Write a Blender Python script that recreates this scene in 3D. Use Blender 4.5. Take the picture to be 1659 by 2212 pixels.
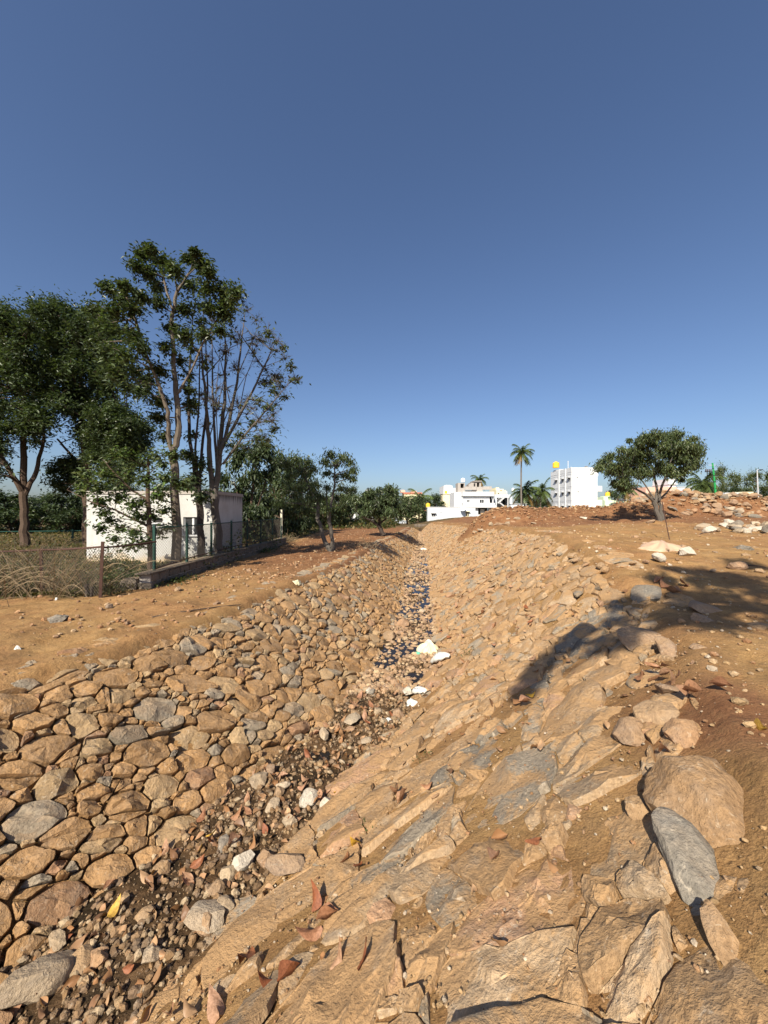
import bpy, math, random
import numpy as np
from mathutils import Vector, Matrix

random.seed(7); RNG = np.random.default_rng(7)
S = bpy.context.scene
for o in list(bpy.data.objects): bpy.data.objects.remove(o)
R = math.radians

# ------------------------------------------------------------------ camera, world, sun, exposure
cam = bpy.data.cameras.new('camera'); camo = bpy.data.objects.new('camera', cam)
S.collection.objects.link(camo); S.camera = camo
camo.location = (0, 0, 0); camo.rotation_euler = (R(90), 0, 0)
cam.sensor_fit = 'VERTICAL'; cam.sensor_height = 36; cam.lens = 36*831/2212
cam.clip_start = 0.05; cam.clip_end = 4000
SUN_TO = Vector((-0.40, -0.92, 0.0)).normalized(); SUN_EL = R(40)
world = bpy.data.worlds.new("World"); S.world = world; world.use_nodes = True
wn = world.node_tree; bg = wn.nodes['Background']
sky = wn.nodes.new('ShaderNodeTexSky'); sky.sky_type = 'NISHITA'; sky.sun_disc = False
sky.sun_elevation = SUN_EL; sky.sun_rotation = math.atan2(SUN_TO.x, SUN_TO.y)
sky.altitude = 0; sky.air_density = 1.0; sky.dust_density = 1.5; sky.ozone_density = 3.0
tn = wn.nodes.new('ShaderNodeMix'); tn.data_type = 'RGBA'; tn.blend_type = 'MULTIPLY'; tn.inputs[0].default_value = 1   # camera white balance of the sky
tn.inputs[7].default_value = (.955, 1.0, 1.12, 1); wn.links.new(sky.outputs[0], tn.inputs[6]); wn.links.new(tn.outputs[2], bg.inputs[0]); bg.inputs[1].default_value = 0.064
sun = bpy.data.lights.new('sun', 'SUN'); suno = bpy.data.objects.new('sun', sun); S.collection.objects.link(suno)
sun.energy = 4.7; sun.angle = R(0.53); sun.color = (1.0, 0.91, 0.76)
sd = Vector((SUN_TO.x*math.cos(SUN_EL), SUN_TO.y*math.cos(SUN_EL), math.sin(SUN_EL)))
suno.rotation_euler = sd.to_track_quat('Z', 'Y').to_euler(); suno.location = (0, 0, 40)
vs = S.view_settings; vs.view_transform = 'Standard'; vs.look = 'None'; vs.exposure = 0.85; vs.gamma = 1
vs.use_curve_mapping = False

# ------------------------------------------------------------------ helpers
F = 831.0
def X(u, d): return (u-829.5)/F*d
def Z(v, d): return -(v-1106)/F*d
def W(u, v, d): return Vector((X(u, d), d, Z(v, d)))

def tag(o, label=None, cat=None, group=None, kind=None):
    if label: o['label'] = label
    if cat: o['category'] = cat
    if group: o['group'] = group
    if kind: o['kind'] = kind
    return o
def empty(name, loc, label=None, cat=None, group=None):
    o = bpy.data.objects.new(name, None); S.collection.objects.link(o); o.location = loc
    o.empty_display_size = .2
    return tag(o, label, cat, group)
def wloc(o):
    p = Vector((0, 0, 0))
    while o is not None: p += o.location; o = o.parent
    return p
def mesh_np(name, V, Fc, smooth=False, tint=None):
    """V (n,3); Fc (m,k) int array or list of lists"""
    me = bpy.data.meshes.new(name)
    V = np.asarray(V, dtype=np.float32)
    if isinstance(Fc, np.ndarray):
        m, k = Fc.shape; flat = Fc.ravel().astype(np.int32)
        starts = np.arange(0, m*k, k, dtype=np.int32); tot = np.full(m, k, dtype=np.int32)
    else:
        flat = np.array([i for f in Fc for i in f], dtype=np.int32)
        tot = np.array([len(f) for f in Fc], dtype=np.int32); m = len(Fc)
        starts = np.concatenate([[0], np.cumsum(tot)[:-1]]).astype(np.int32)
    me.vertices.add(len(V)); me.vertices.foreach_set('co', V.ravel())
    me.loops.add(len(flat)); me.loops.foreach_set('vertex_index', flat)
    me.polygons.add(m); me.polygons.foreach_set('loop_start', starts); me.polygons.foreach_set('loop_total', tot)
    me.polygons.foreach_set('use_smooth', np.full(m, bool(smooth)))
    me.update(calc_edges=True)
    if smooth and smooth is not True: me.set_sharp_from_angle(angle=R(smooth))
    if tint is not None:
        a = me.color_attributes.new('tint', 'FLOAT_COLOR', 'POINT')
        t = np.asarray(tint, dtype=np.float32)
        if t.ndim == 1: t = np.tile(t, (len(V), 1))
        if t.shape[1] == 3: t = np.hstack([t, np.ones((len(t), 1), dtype=np.float32)])
        a.data.foreach_set('color', t.ravel())
    return me
def link(name, me, mat, parent=None, loc=None):
    o = bpy.data.objects.new(name, me); S.collection.objects.link(o)
    if mat is not None and not me.materials: me.materials.append(mat)
    if parent: o.parent = parent
    if loc is not None: o.location = loc
    return o
class MB:
    def __init__(s): s.v = []; s.f = []
    def add(s, vs_, fs_):
        b = len(s.v); s.v += [tuple(p) for p in vs_]; s.f += [[b+i for i in f] for f in fs_]; return s
    def box(s, x0, x1, y0, y1, z0, z1):
        return s.add([(x0,y0,z0),(x1,y0,z0),(x1,y1,z0),(x0,y1,z0),(x0,y0,z1),(x1,y0,z1),(x1,y1,z1),(x0,y1,z1)],
            [(0,3,2,1),(4,5,6,7),(0,1,5,4),(1,2,6,5),(2,3,7,6),(3,0,4,7)])
    def tube(s, pts, rad, n=6, cap=True):
        pts = [Vector(p) for p in pts]
        if not hasattr(rad, '__len__'): rad = [rad]*len(pts)
        vs_ = []; ref = Vector((.31, .95, .05))
        for i, p in enumerate(pts):
            t = (pts[min(i+1, len(pts)-1)]-pts[max(i-1, 0)])
            if t.length < 1e-9: t = Vector((0, 0, 1))
            t.normalize(); a = t.cross(ref)
            if a.length < .1: a = t.cross(Vector((1, 0, 0)))
            a.normalize(); b = t.cross(a)
            for k in range(n):
                th = 2*math.pi*k/n; vs_.append(p+(a*math.cos(th)+b*math.sin(th))*rad[i])
        fs_ = []
        for i in range(len(pts)-1):
            for k in range(n):
                k2 = (k+1) % n; fs_.append((i*n+k, i*n+k2, (i+1)*n+k2, (i+1)*n+k))
        if cap: fs_.append(tuple(range(n))[::-1]); fs_.append(tuple((len(pts)-1)*n+k for k in range(n)))
        return s.add(vs_, fs_)
    def lathe(s, c, prof, n=14):
        vs_ = []; fs_ = []
        for r, z in prof:
            for k in range(n):
                th = 2*math.pi*k/n; vs_.append((c[0]+r*math.cos(th), c[1]+r*math.sin(th), c[2]+z))
        for i in range(len(prof)-1):
            for k in range(n):
                k2 = (k+1) % n; fs_.append((i*n+k, i*n+k2, (i+1)*n+k2, (i+1)*n+k))
        fs_.append(tuple(range(n))[::-1]); fs_.append(tuple((len(prof)-1)*n+k for k in range(n)))
        return s.add(vs_, fs_)
    def build(s, name, mat, parent=None, smooth=False, tint=None):
        v = np.array(s.v, dtype=np.float64)
        if parent: v = v-np.array(wloc(parent))
        return link(name, mesh_np(name, v, s.f, smooth, tint), mat, parent)

# vectorised value noise
_H = RNG.random((256, 256)).astype(np.float64)
def vnoise(x, y):
    xi = np.floor(x).astype(int); yi = np.floor(y).astype(int); fx = x-xi; fy = y-yi
    fx = fx*fx*(3-2*fx); fy = fy*fy*(3-2*fy)
    a = _H[xi & 255, yi & 255]; b = _H[(xi+1) & 255, yi & 255]; c = _H[xi & 255, (yi+1) & 255]; d = _H[(xi+1) & 255, (yi+1) & 255]
    return (a*(1-fx)+b*fx)*(1-fy)+(c*(1-fx)+d*fx)*fy
def fbm(x, y, s, oct=4):
    v = 0; amp = 1; tot = 0
    for i in range(oct):
        v = v+amp*(vnoise(x/s+17.3*i, y/s+5.1*i)-.5); tot += amp; amp *= .5; s /= 2.03
    return v/tot
def sstep(a, b, x):
    t = np.clip((x-a)/(b-a), 0, 1); return t*t*(3-2*t)

# ------------------------------------------------------------------ terrain tables
_toeL = ([-6, 0, 3.06, 4.39, 5.77, 7.38, 8.68, 9.6, 13.5, 20, 33, 50, 60], [-7.9, -4.65, -3.0, -2.23, -1.45, -.76, -.42, -.15, .42, 1.05, 2.65, 4.5, 5.5])
_toeR = ([-6, 0, 2.63, 4.19, 6.41, 9.26, 15, 20, 33, 50, 60], [-6.2, -3.07, -1.68, -.93, .31, 1.29, 1.85, 2.4, 3.6, 4.9, 5.9])
_crL = ([-6, 0, 4.45, 5.5, 7.57, 9.88, 15.6, 25, 37, 50, 60], [-10.4, -6.95, -4.45, -3.83, -3.18, -2.66, -1.45, -.1, 2.0, 3.5, 4.5])
_crR = ([-6, 0, 2.2, 4.24, 6.2, 9, 12.5, 15, 20, 30, 50, 60], [-2.7, .85, 2.1, 3.37, 4.3, 4.95, 5.65, 6.2, 6.5, 6.2, 6.1, 7])
_zb = ([-6, 13, 20, 33, 50, 60], [-3.5, -3.5, -3.3, -2.95, -2.6, -2.5])
_zl = ([-6, 45, 60, 71, 95, 150, 700], [-1.95, -1.95, -2.1, -2.4, -3.1, -4.2, -5])
_zr = ([-6, 4.2, 6.2, 9, 12.5, 15, 20, 30, 50, 60], [-1.5, -1.5, -1.42, -.95, -.7, -.75, -.8, -.97, -1.3, -1.7])
_zf = ([-6, 2, 5, 8, 12, 22, 30, 50, 90, 150, 700], [-1.42, -1.42, -1.32, -1.05, -.75, -.5, -.4, -.6, -1.4, -2.4, -5])
def T(tab, y): return np.interp(y, tab[0], tab[1])
HEAPS = [(7.7, 24.5, .98, 1.6, 1.3), (9.4, 25.5, .5, 1.4, 1.5), (11.5, 27, .62, 2.2, 1.6), (14, 28, .75, 1.6, 1.4), (6.3, 25.2, .45, .9, 1), (16.6, 26.5, 1.0, 1.7, 1.5),
         (18.7, 28, .85, 1.7, 1.6), (20.5, 29, 1.15, 1.6, 1.4), (22.5, 29, 1.35, 1.8, 1.4), (25, 29.6, 1.25, 2, 1.3), (27.5, 29.6, .95, 2, 1.3), (30, 29.6, 1.0, 2.5, 1.3), (35, 31, .7, 3, 2), (12.5, 20.2, .12, .5, .5), (13.4, 18.6, .2, .6, .4), (15.8, 21.0, .12, .6, .5)]
def Gs(x, y):
    x = np.asarray(x, float); y = np.asarray(y, float)
    yc = np.minimum(y, 58)
    tl, tr, cl, cr = T(_toeL, yc), T(_toeR, yc), T(_crL, yc), T(_crR, yc)
    zb, zl, zr, zf = T(_zb, yc), T(_zl, y), T(_zr, yc), T(_zf, y)
    sl = np.clip((x-cl)/(tl-cl), 0, 1); sr = np.clip((x-tr)/(cr-tr), 0, 1)
    zL = zl+(zb-zl)*sl
    far = zf*1.0
    zRtop = zr+(far-zr)*sstep(0, 5.5, x-cr)
    zR = np.where(x > cr, zRtop, zb+(zr-zb)*sr)
    mid = .5*(tl+tr)
    z = np.where(x < mid, zL, zR)
    # beyond the end of the channel: plain
    k = sstep(51, 57, y)
    plain = zl+(zf-zl)*sstep(2, 14, x)
    z = z*(1-k)+plain*k
    h = 0
    for hx, hy, hh, rx, ry in HEAPS:
        h = h+hh*np.exp(-((x-hx)/rx)**2-((y-hy)/ry)**2)
    return z+h
def Gn(x, y):
    """ground with relief"""
    x = np.asarray(x, float); y = np.asarray(y, float)
    z = Gs(x, y); yc = np.minimum(y, 58)
    inch = sstep(-.15, .2, x-T(_crL, yc))*sstep(-.15, .2, T(_crR, yc)-x)*(1-sstep(50, 54, y))
    inbed = sstep(-.1, .15, x-T(_toeL, yc))*sstep(-.1, .15, T(_toeR, yc)-x)
    soil = np.zeros_like(z)
    for hx, hy, hh, rx, ry in HEAPS:
        soil = np.maximum(soil, np.exp(-((x-hx)/rx/1.2)**2-((y-hy)/ry/1.2)**2))
    n = fbm(x, y, 2.2, 3)*.16+fbm(x, y, .55, 4)*.085+np.abs(fbm(x+9, y, .3, 3))*.05
    rough = fbm(x, y, .8, 4)*.5*soil
    rut = fbm(x*2.6+y*.3, y*.22, .6, 3)*.10*(x < T(_crL, yc))*(x > -6.3)
    n = n*(1+.6*(x > T(_crR, yc)))+rut
    return z+n*(1-inch)*np.where(y > 60, .6, 1)+rough+inch*(fbm(x, y, .5, 3)*.05-(1-inbed)*np.where(x < .5*(T(_toeL, yc)+T(_toeR, yc)), .09, .035-.022*(1-sstep(2.5, 6, y)))-inbed*.02)+inbed*(fbm(x, y, .9, 3)*.20-.01)
def g1(x, y): return float(Gs(np.array([x]), np.array([y]))[0])
def hit(u, v):
    """point on the ground seen at picture position u, v (world ray from the camera position)"""
    d = np.geomspace(.7, 160, 6000); zz = Z(v, d); g = Gs(X(u, d), d)
    i = np.argmax(zz < g)
    if not (zz < g).any(): i = len(d)-1
    return Vector((X(u, d[i]), d[i], float(g[i])))

# ------------------------------------------------------------------ materials
def nodes(name):
    m = bpy.data.materials.new(name); m.use_nodes = True; nt = m.node_tree
    b = nt.nodes['Principled BSDF']; return m, nt, b, nt.links.new
def N(nt, t, **kw):
    n = nt.nodes.new(t)
    for k, v in kw.items():
        if k == 'i':
            for kk, vv in v.items(): n.inputs[kk].default_value = vv
        else: setattr(n, k, v)
    return n
def c4(c): return (c[0], c[1], c[2], 1)
def mixc(nt, fac, a, b, mode='MIX'):
    n = N(nt, 'ShaderNodeMix', data_type='RGBA', blend_type=mode)
    for sock, val in ((0, fac), (6, a), (7, b)):
        if hasattr(val, 'links') or hasattr(val, 'is_linked'): nt.links.new(val, n.inputs[sock])
        elif sock == 0: n.inputs[0].default_value = val
        else: n.inputs[sock].default_value = c4(val)
    return n.outputs[2]
def noise(nt, scale, detail=5, rough=.55, vec=None, dist=0):
    n = N(nt, 'ShaderNodeTexNoise', i={'Scale': scale, 'Detail': detail, 'Roughness': rough, 'Distortion': dist})
    if vec is not None: nt.links.new(vec, n.inputs['Vector'])
    return n.outputs['Fac']
def ramp(nt, fac, a, b, ca=(0, 0, 0), cb=(1, 1, 1)):
    r = N(nt, 'ShaderNodeValToRGB'); e = r.color_ramp.elements
    e[0].position = a; e[1].position = b; e[0].color = c4(ca); e[1].color = c4(cb)
    nt.links.new(fac, r.inputs[0]); return r.outputs[0]
def mul(nt, a, b, op='MULTIPLY'):
    n = N(nt, 'ShaderNodeMath', operation=op)
    for i, v in enumerate((a, b)):
        if hasattr(v, 'is_linked'): nt.links.new(v, n.inputs[i])
        else: n.inputs[i].default_value = v
    return n.outputs[0]
def bump(nt, b, h, strength=.5, dist=.02, prev=None):
    n = N(nt, 'ShaderNodeBump', i={'Strength': strength, 'Distance': dist}); nt.links.new(h, n.inputs['Height'])
    if prev is not None: nt.links.new(prev, n.inputs['Normal'])
    nt.links.new(n.outputs[0], b.inputs['Normal']); return n.outputs[0]
def pos(nt): return N(nt, 'ShaderNodeNewGeometry').outputs['Position']
def plain(name, col, rough=.7, var=.15, scale=3.0, bstr=0.0, spec=.3, metal=0):
    m, nt, b, L = nodes(name); p = pos(nt)
    n = noise(nt, scale, 5, .6, p)
    c = mixc(nt, n, [x*(1-var) for x in col], [min(1, x*(1+var)) for x in col])
    L(c, b.inputs['Base Color']); b.inputs['Roughness'].default_value = rough
    b.inputs['Specular IOR Level'].default_value = spec; b.inputs['Metallic'].default_value = metal
    if bstr: bump(nt, b, noise(nt, scale*8, 4, .6, p), bstr, .02)
    return m
def stone_mat(name, source='attr', dust=(.36, .225, .11), dust_amt=.5, pal=None, dedge=.09, veins=.45):
    m, nt, b, L = nodes(name); p = pos(nt)
    if source == 'attr':
        col = N(nt, 'ShaderNodeAttribute', attribute_name='tint').outputs['Color']
    else:
        oi = N(nt, 'ShaderNodeObjectInfo')
        r = N(nt, 'ShaderNodeValToRGB'); r.color_ramp.interpolation = 'LINEAR'
        els = r.color_ramp.elements; els[0].color = c4(pal[0]); els[1].color = c4(pal[-1])
        for i, q in enumerate(pal[1:-1]):
            e = els.new((i+1)/(len(pal)-1)); e.color = c4(q)
        L(oi.outputs['Random'], r.inputs[0]); col = r.outputs[0]
    n1 = noise(nt, 7, 6, .65, p, .4); n2 = noise(nt, 34, 5, .65, p); n3 = noise(nt, 2.6, 5, .6, p, .6)
    dk = mixc(nt, ramp(nt, n2, .3, .72), (.62, .6, .58), (1.22, 1.2, 1.17))
    c = mixc(nt, 1.0, col, dk, 'MULTIPLY')
    c = mixc(nt, mul(nt, ramp(nt, n1, .46, .66), .55), c, mixc(nt, .5, col, (.22, .19, .16)))
    # pale mineral veins and speckle
    n4 = noise(nt, 13, 8, .72, p, 1.6)
    c = mixc(nt, mul(nt, ramp(nt, n4, .575, .66), veins), c, (.55, .47, .36))
    up = N(nt, 'ShaderNodeSeparateXYZ'); L(N(nt, 'ShaderNodeNewGeometry').outputs['Normal'], up.inputs[0])
    d = mul(nt, mul(nt, ramp(nt, mul(nt, n3, mul(nt, mul(nt, n2, .5, 'SUBTRACT'), .18), 'ADD'), .49-dedge, .49+dedge), ramp(nt, up.outputs[2], .25, .85)), dust_amt)
    c = mixc(nt, d, c, mixc(nt, n2, [x*.85 for x in dust], [x*1.2 for x in dust]))
    L(c, b.inputs['Base Color']); b.inputs['Roughness'].default_value = .88; b.inputs['Specular IOR Level'].default_value = .2
    q = bump(nt, b, n1, .5, .06); q = bump(nt, b, n2, .85, .022, q)
    bump(nt, b, noise(nt, 140, 3, .6, p), .45, .006, q)
    return m
def leaf_mat(name, spec=.35, trans=.25):
    m, nt, b, L = nodes(name)
    a = N(nt, 'ShaderNodeAttribute', attribute_name='tint').outputs['Color']
    L(a, b.inputs['Base Color']); b.inputs['Roughness'].default_value = .42; b.inputs['Specular IOR Level'].default_value = spec
    t = N(nt, 'ShaderNodeBsdfTranslucent'); L(mixc(nt, 1.0, a, (1.6, 1.7, .7), 'MULTIPLY'), t.inputs[0])
    mx = N(nt, 'ShaderNodeMixShader', i={0: trans}); L(b.outputs[0], mx.inputs[1]); L(t.outputs[0], mx.inputs[2])
    L(mx.outputs[0], nt.nodes['Material Output'].inputs[0]); return m
M = {}
M['stoneL'] = stone_mat('left_bank_stone', dust=(.36, .225, .115), dust_amt=.4)
M['stoneR'] = stone_mat('right_bank_stone', dust=(.36, .22, .105), dust_amt=.9, dedge=.05, veins=.6)
M['pebble'] = stone_mat('pebble_stone', dust_amt=.2)
M['loose_pale'] = stone_mat('pale_loose_stone', 'obj', dust_amt=.25, pal=[(.36, .29, .2), (.43, .36, .27), (.32, .25, .17), (.4, .32, .22)])
M['loose_brown'] = stone_mat('brown_loose_stone', 'obj', dust_amt=.4, pal=[(.30, .19, .10), (.36, .25, .15), (.30, .2, .13), (.38, .23, .13), (.26, .2, .15)])
M['loose_grey'] = stone_mat('grey_loose_stone', 'obj', dust_amt=.2, pal=[(.17, .155, .13), (.23, .21, .175), (.2, .17, .14)])
M['white_rock'] = stone_mat('whitewashed_rock', 'obj', dust_amt=.25, pal=[(.50, .46, .38), (.56, .52, .44), (.45, .41, .34)])
M['bark'] = plain('bark_brown', (.09, .06, .042), .9, .45, 9, .6)
M['bark_pale'] = plain('bark_pale', (.13, .105, .08), .88, .4, 7, .5)
M['bark_dark'] = plain('bark_dark', (.055, .042, .035), .9, .4, 9, .6)
M['bark_grey'] = plain('bark_grey', (.105, .092, .078), .9, .4, 8, .5)
M['palm_bark'] = plain('palm_bark', (.16, .14, .12), .9, .3, 6, .4)
M['leaf'] = leaf_mat('leaf_green'); M['frond'] = leaf_mat('palm_frond', .3, .2)
M['weed'] = leaf_mat('weed_leaf', .15, .3)
M['twig'] = plain('dry_twig', (.25, .185, .11), .9, .35, 6)
M['white'] = plain('white_paint', (.60, .61, .62), .8, .05, .6)
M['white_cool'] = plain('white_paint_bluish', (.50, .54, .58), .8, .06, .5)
M['cream'] = plain('cream_paint', (.78, .70, .46), .8, .06, .5)
M['palegreen'] = plain('pale_green_paint', (.66, .78, .56), .8, .06, .5)
M['pink'] = plain('pink_paint', (.72, .42, .32), .8, .08, .5)
M['redroof'] = plain('red_ledge', (.42, .16, .10), .85, .15, 1)
M['concrete'] = plain('bare_concrete', (.36, .33, .30), .9, .18, 1.2, .2)
M['glass'] = plain('dark_window', (.03, .035, .04), .15, .2, 1, spec=.5)
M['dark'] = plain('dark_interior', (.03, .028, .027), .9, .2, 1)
M['tank_y'] = plain('yellow_plastic', (.80, .48, .04), .5, .06, 1)
M['tank_k'] = plain('black_plastic', (.02, .02, .022), .5, .1, 1)
M['tank_w'] = plain('white_plastic', (.8, .8, .8), .5, .04, 1)
M['rust'] = plain('rusty_iron', (.075, .04, .03), .85, .45, 14, .4)
M['greenpaint'] = plain('green_painted_iron', (.012, .05, .038), .6, .3, 10)
M['greenpole'] = plain('bright_green_pole', (.02, .26, .07), .55, .1, 3)
M['wire'] = plain('dull_fence_wire', (.10, .085, .07), .7, .3, 20)
M['galv'] = plain('galvanised_grey', (.45, .46, .47), .5, .1, 4)
M['postpaint'] = plain('pale_post_paint', (.62, .58, .45), .8, .1, 5)
M['black'] = plain('black_paint', (.02, .02, .02), .7, .1, 5)
M['masonry'] = stone_mat('grey_masonry_block', 'obj', dust_amt=.25, pal=[(.14, .115, .09), (.19, .16, .125), (.165, .13, .1)])
M['silver'] = plain('silver_car_paint', (.42, .46, .50), .3, .03, 2, spec=.6, metal=.3)
M['rubber'] = plain('tyre_rubber', (.02, .02, .02), .8, .1, 8)

# ground material: ochre soil, red soil (tint.r), dry weedy ground (tint.g), wet mud (tint.b)
def ground_material():
    m, nt, b, L = nodes('bare_soil'); p = pos(nt)
    a = N(nt, 'ShaderNodeAttribute', attribute_name='tint'); sp = N(nt, 'ShaderNodeSeparateColor'); L(a.outputs['Color'], sp.inputs[0])
    n0 = noise(nt, .55, 6, .6, p, .5); n1 = noise(nt, 3.2, 6, .62, p, .3); n2 = noise(nt, 16, 6, .7, p); n3 = noise(nt, 75, 4, .7, p)
    och = mixc(nt, ramp(nt, n1, .36, .66), (.31, .185, .08), (.45, .295, .135))
    och = mixc(nt, ramp(nt, n0, .42, .62), och, mixc(nt, n2, (.25, .135, .06), (.40, .235, .11)))
    red = mixc(nt, ramp(nt, n1, .35, .65), (.175, .085, .043), (.31, .16, .08))
    gr = mixc(nt, ramp(nt, n1, .38, .62), (.075, .06, .028), (.17, .12, .06))
    mud = mixc(nt, ramp(nt, n1, .4, .6), (.035, .024, .013), (.13, .08, .042))
    def edge(ch): # break the border up with noise
        return ramp(nt, mul(nt, sp.outputs[ch], mul(nt, mul(nt, n1, n2, 'ADD'), .5, 'SUBTRACT'), 'ADD'), .48, 1.05)
    c = mixc(nt, edge(0), och, red); c = mixc(nt, edge(1), c, gr); c = mixc(nt, sp.outputs[2], c, mud)
    fine = mixc(nt, ramp(nt, n2, .3, .7), (.72, .70, .68), (1.2, 1.19, 1.17)); c = mixc(nt, 1.0, c, fine, 'MULTIPLY')
    fine = mixc(nt, ramp(nt, n3, .33, .68), (.7, .69, .67), (1.22, 1.21, 1.2)); c = mixc(nt, 1.0, c, fine, 'MULTIPLY')
    big = mixc(nt, ramp(nt, noise(nt, 1.1, 6, .7, p, 1.2), .34, .64), (.76, .73, .69), (1.12, 1.11, 1.08)); c = mixc(nt, 1.0, c, big, 'MULTIPLY')
    L(c, b.inputs['Base Color']); b.inputs['Specular IOR Level'].default_value = .15
    rr = N(nt, 'ShaderNodeMapRange', i={3: .95, 4: .55}); L(sp.outputs[2], rr.inputs[0]); L(rr.outputs[0], b.inputs['Roughness'])
    q = bump(nt, b, n1, .5, .10); q = bump(nt, b, n2, .75, .035, q); bump(nt, b, n3, .8, .010, q)
    return m
M['ground'] = ground_material()

# ------------------------------------------------------------------ ground sheet
def axis(lo, f0, f1, hi, step, grow=1.09):
    a = [f0]; s = step
    while a[-1] > lo: s *= grow; a.append(a[-1]-s)
    a = a[::-1]; n = int((f1-f0)/step); a += list(np.linspace(f0, f1, n+1)[1:]); s = step
    while a[-1] < hi: s *= grow; a.append(a[-1]+s)
    return np.array(a)
xs = axis(-700, -8, 11, 700, .085, 1.045); ys = axis(-14, -1, 13, 1400, .085, 1.03)
XX, YY = np.meshgrid(xs, ys); ZZ = Gn(XX, YY)
nx, ny = len(xs), len(ys)
idx = np.arange(nx*ny).reshape(ny, nx)
faces = np.stack([idx[:-1, :-1], idx[:-1, 1:], idx[1:, 1:], idx[1:, :-1]], -1).reshape(-1, 4)
yc = np.minimum(YY, 58)
soil = np.zeros_like(XX)
for hx, hy, hh, rx, ry in HEAPS[:13]: soil = np.maximum(soil, np.exp(-((XX-hx)/rx/1.5)**2-((YY-hy)/ry/1.6)**2))
soil = np.maximum(soil, sstep(17, 21.5, YY)*sstep(5, 9, XX)*(1-sstep(40, 60, YY))*.75)
redL = sstep(9, 17, YY)*sstep(-7, -4, XX)*(XX < 4)*(1-sstep(50, 65, YY))*.7
redL = np.maximum(redL, .55*np.exp(-((XX+2.7)/1.6)**2-((YY-18)/2.5)**2)+0)
redR = .9*np.exp(-((XX-2.6)/.5)**2-((YY-2.9)/.7)**2)
inside = (XX < -6.25)*sstep(-.2, .4, YY-np.where(XX < -7.3, 8.75, 8.75+(XX+7.3)*1.4)+fbm(XX, YY, .6, 3)*.8); inside = np.maximum(inside, sstep(48, 60, YY)*(XX < 20)); inside = np.maximum(inside, sstep(45, 60, YY)*.8)
inside = np.maximum(inside, sstep(.3, -.3, YY-(8.2+(XX+9)*-.35))*0)
bed = sstep(-.25, .05, XX-T(_toeL, yc))*sstep(-.25, .05, T(_toeR, yc)-XX)*(1-sstep(52, 56, YY))
tint = np.stack([np.clip(np.maximum(np.maximum(soil, redL), redR), 0, 1), np.clip(inside, 0, 1), np.clip(bed, 0, 1)], -1).reshape(-1, 3)
ground = link('ground', mesh_np('ground', np.stack([XX, YY, ZZ], -1).reshape(-1, 3), faces, True, tint), M['ground'])
tag(ground, 'bare ochre and red soil on both sides of the stone lined channel', kind='structure')

# trickle of water in the channel bed
def water_material():
    m, nt, b, L = nodes('dark_water'); p = pos(nt)
    b.inputs['Base Color'].default_value = (.018, .014, .009, 1); b.inputs['Roughness'].default_value = .04
    b.inputs['Specular IOR Level'].default_value = .3; b.inputs['IOR'].default_value = 1.33
    bump(nt, b, noise(nt, 14, 3, .5, p), .12, .02); return m
wy = np.concatenate([np.arange(2.2, 14, .4), np.arange(14, 46, 1.0)])
wv = []
for y in wy:
    z = float(T(_zb, y))-.085+.068*float(sstep(6.3, 8.3, y))
    wv += [(float(T(_toeL, y))-.05, y, z), (float(T(_toeR, y))+.05, y, z)]
wf = [(2*i, 2*i+1, 2*i+3, 2*i+2) for i in range(len(wy)-1)]
tag(link('water', mesh_np('water', np.array(wv), wf), water_material()), 'shallow dark trickle of water along the channel bed', kind='structure')

# ------------------------------------------------------------------ pitched stone banks
def side_tables(side):
    yy = np.linspace(-5, 52, 400)
    toe = T(_toeL if side < 0 else _toeR, yy); cr = T(_crL if side < 0 else _crR, yy)
    dz = T(_zl if side < 0 else _zr, yy)-T(_zb, yy); slope = np.gradient(toe, yy); cs = 1/np.sqrt(1+slope**2)
    return yy, toe, cr, np.sqrt(((cr-toe)*cs)**2+dz**2), cs
class Bank:
    def __init__(s, side):
        s.side = side; s.yy, s.toe, s.cr, s.L, s.cs = side_tables(side)
        s.ztab = _zl if side < 0 else _zr
        s.U = np.concatenate([[0], np.cumsum(np.diff(s.yy)/(.5*(s.cs[1:]+s.cs[:-1])))])
    def pt(s, U, V):
        y = np.interp(U, s.U, s.yy); toe = np.interp(y, s.yy, s.toe); cr = np.interp(y, s.yy, s.cr); L = np.interp(y, s.yy, s.L)
        q = V/L; over = np.maximum(V-L, 0)
        x = toe+(cr-toe)*np.minimum(q, 1)+s.side*over
        zb = T(_zb, y); zc = T(s.ztab, y); z = zb+(zc-zb)*np.minimum(q, 1)-over*.04
        # round the shoulder of the crest
        z = z-.10*np.exp(-((V-L)/.25)**2)
        return np.stack([x, y, z], -1)
    def Lat(s, U): return np.interp(np.interp(U, s.U, s.yy), s.yy, s.L)

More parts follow.
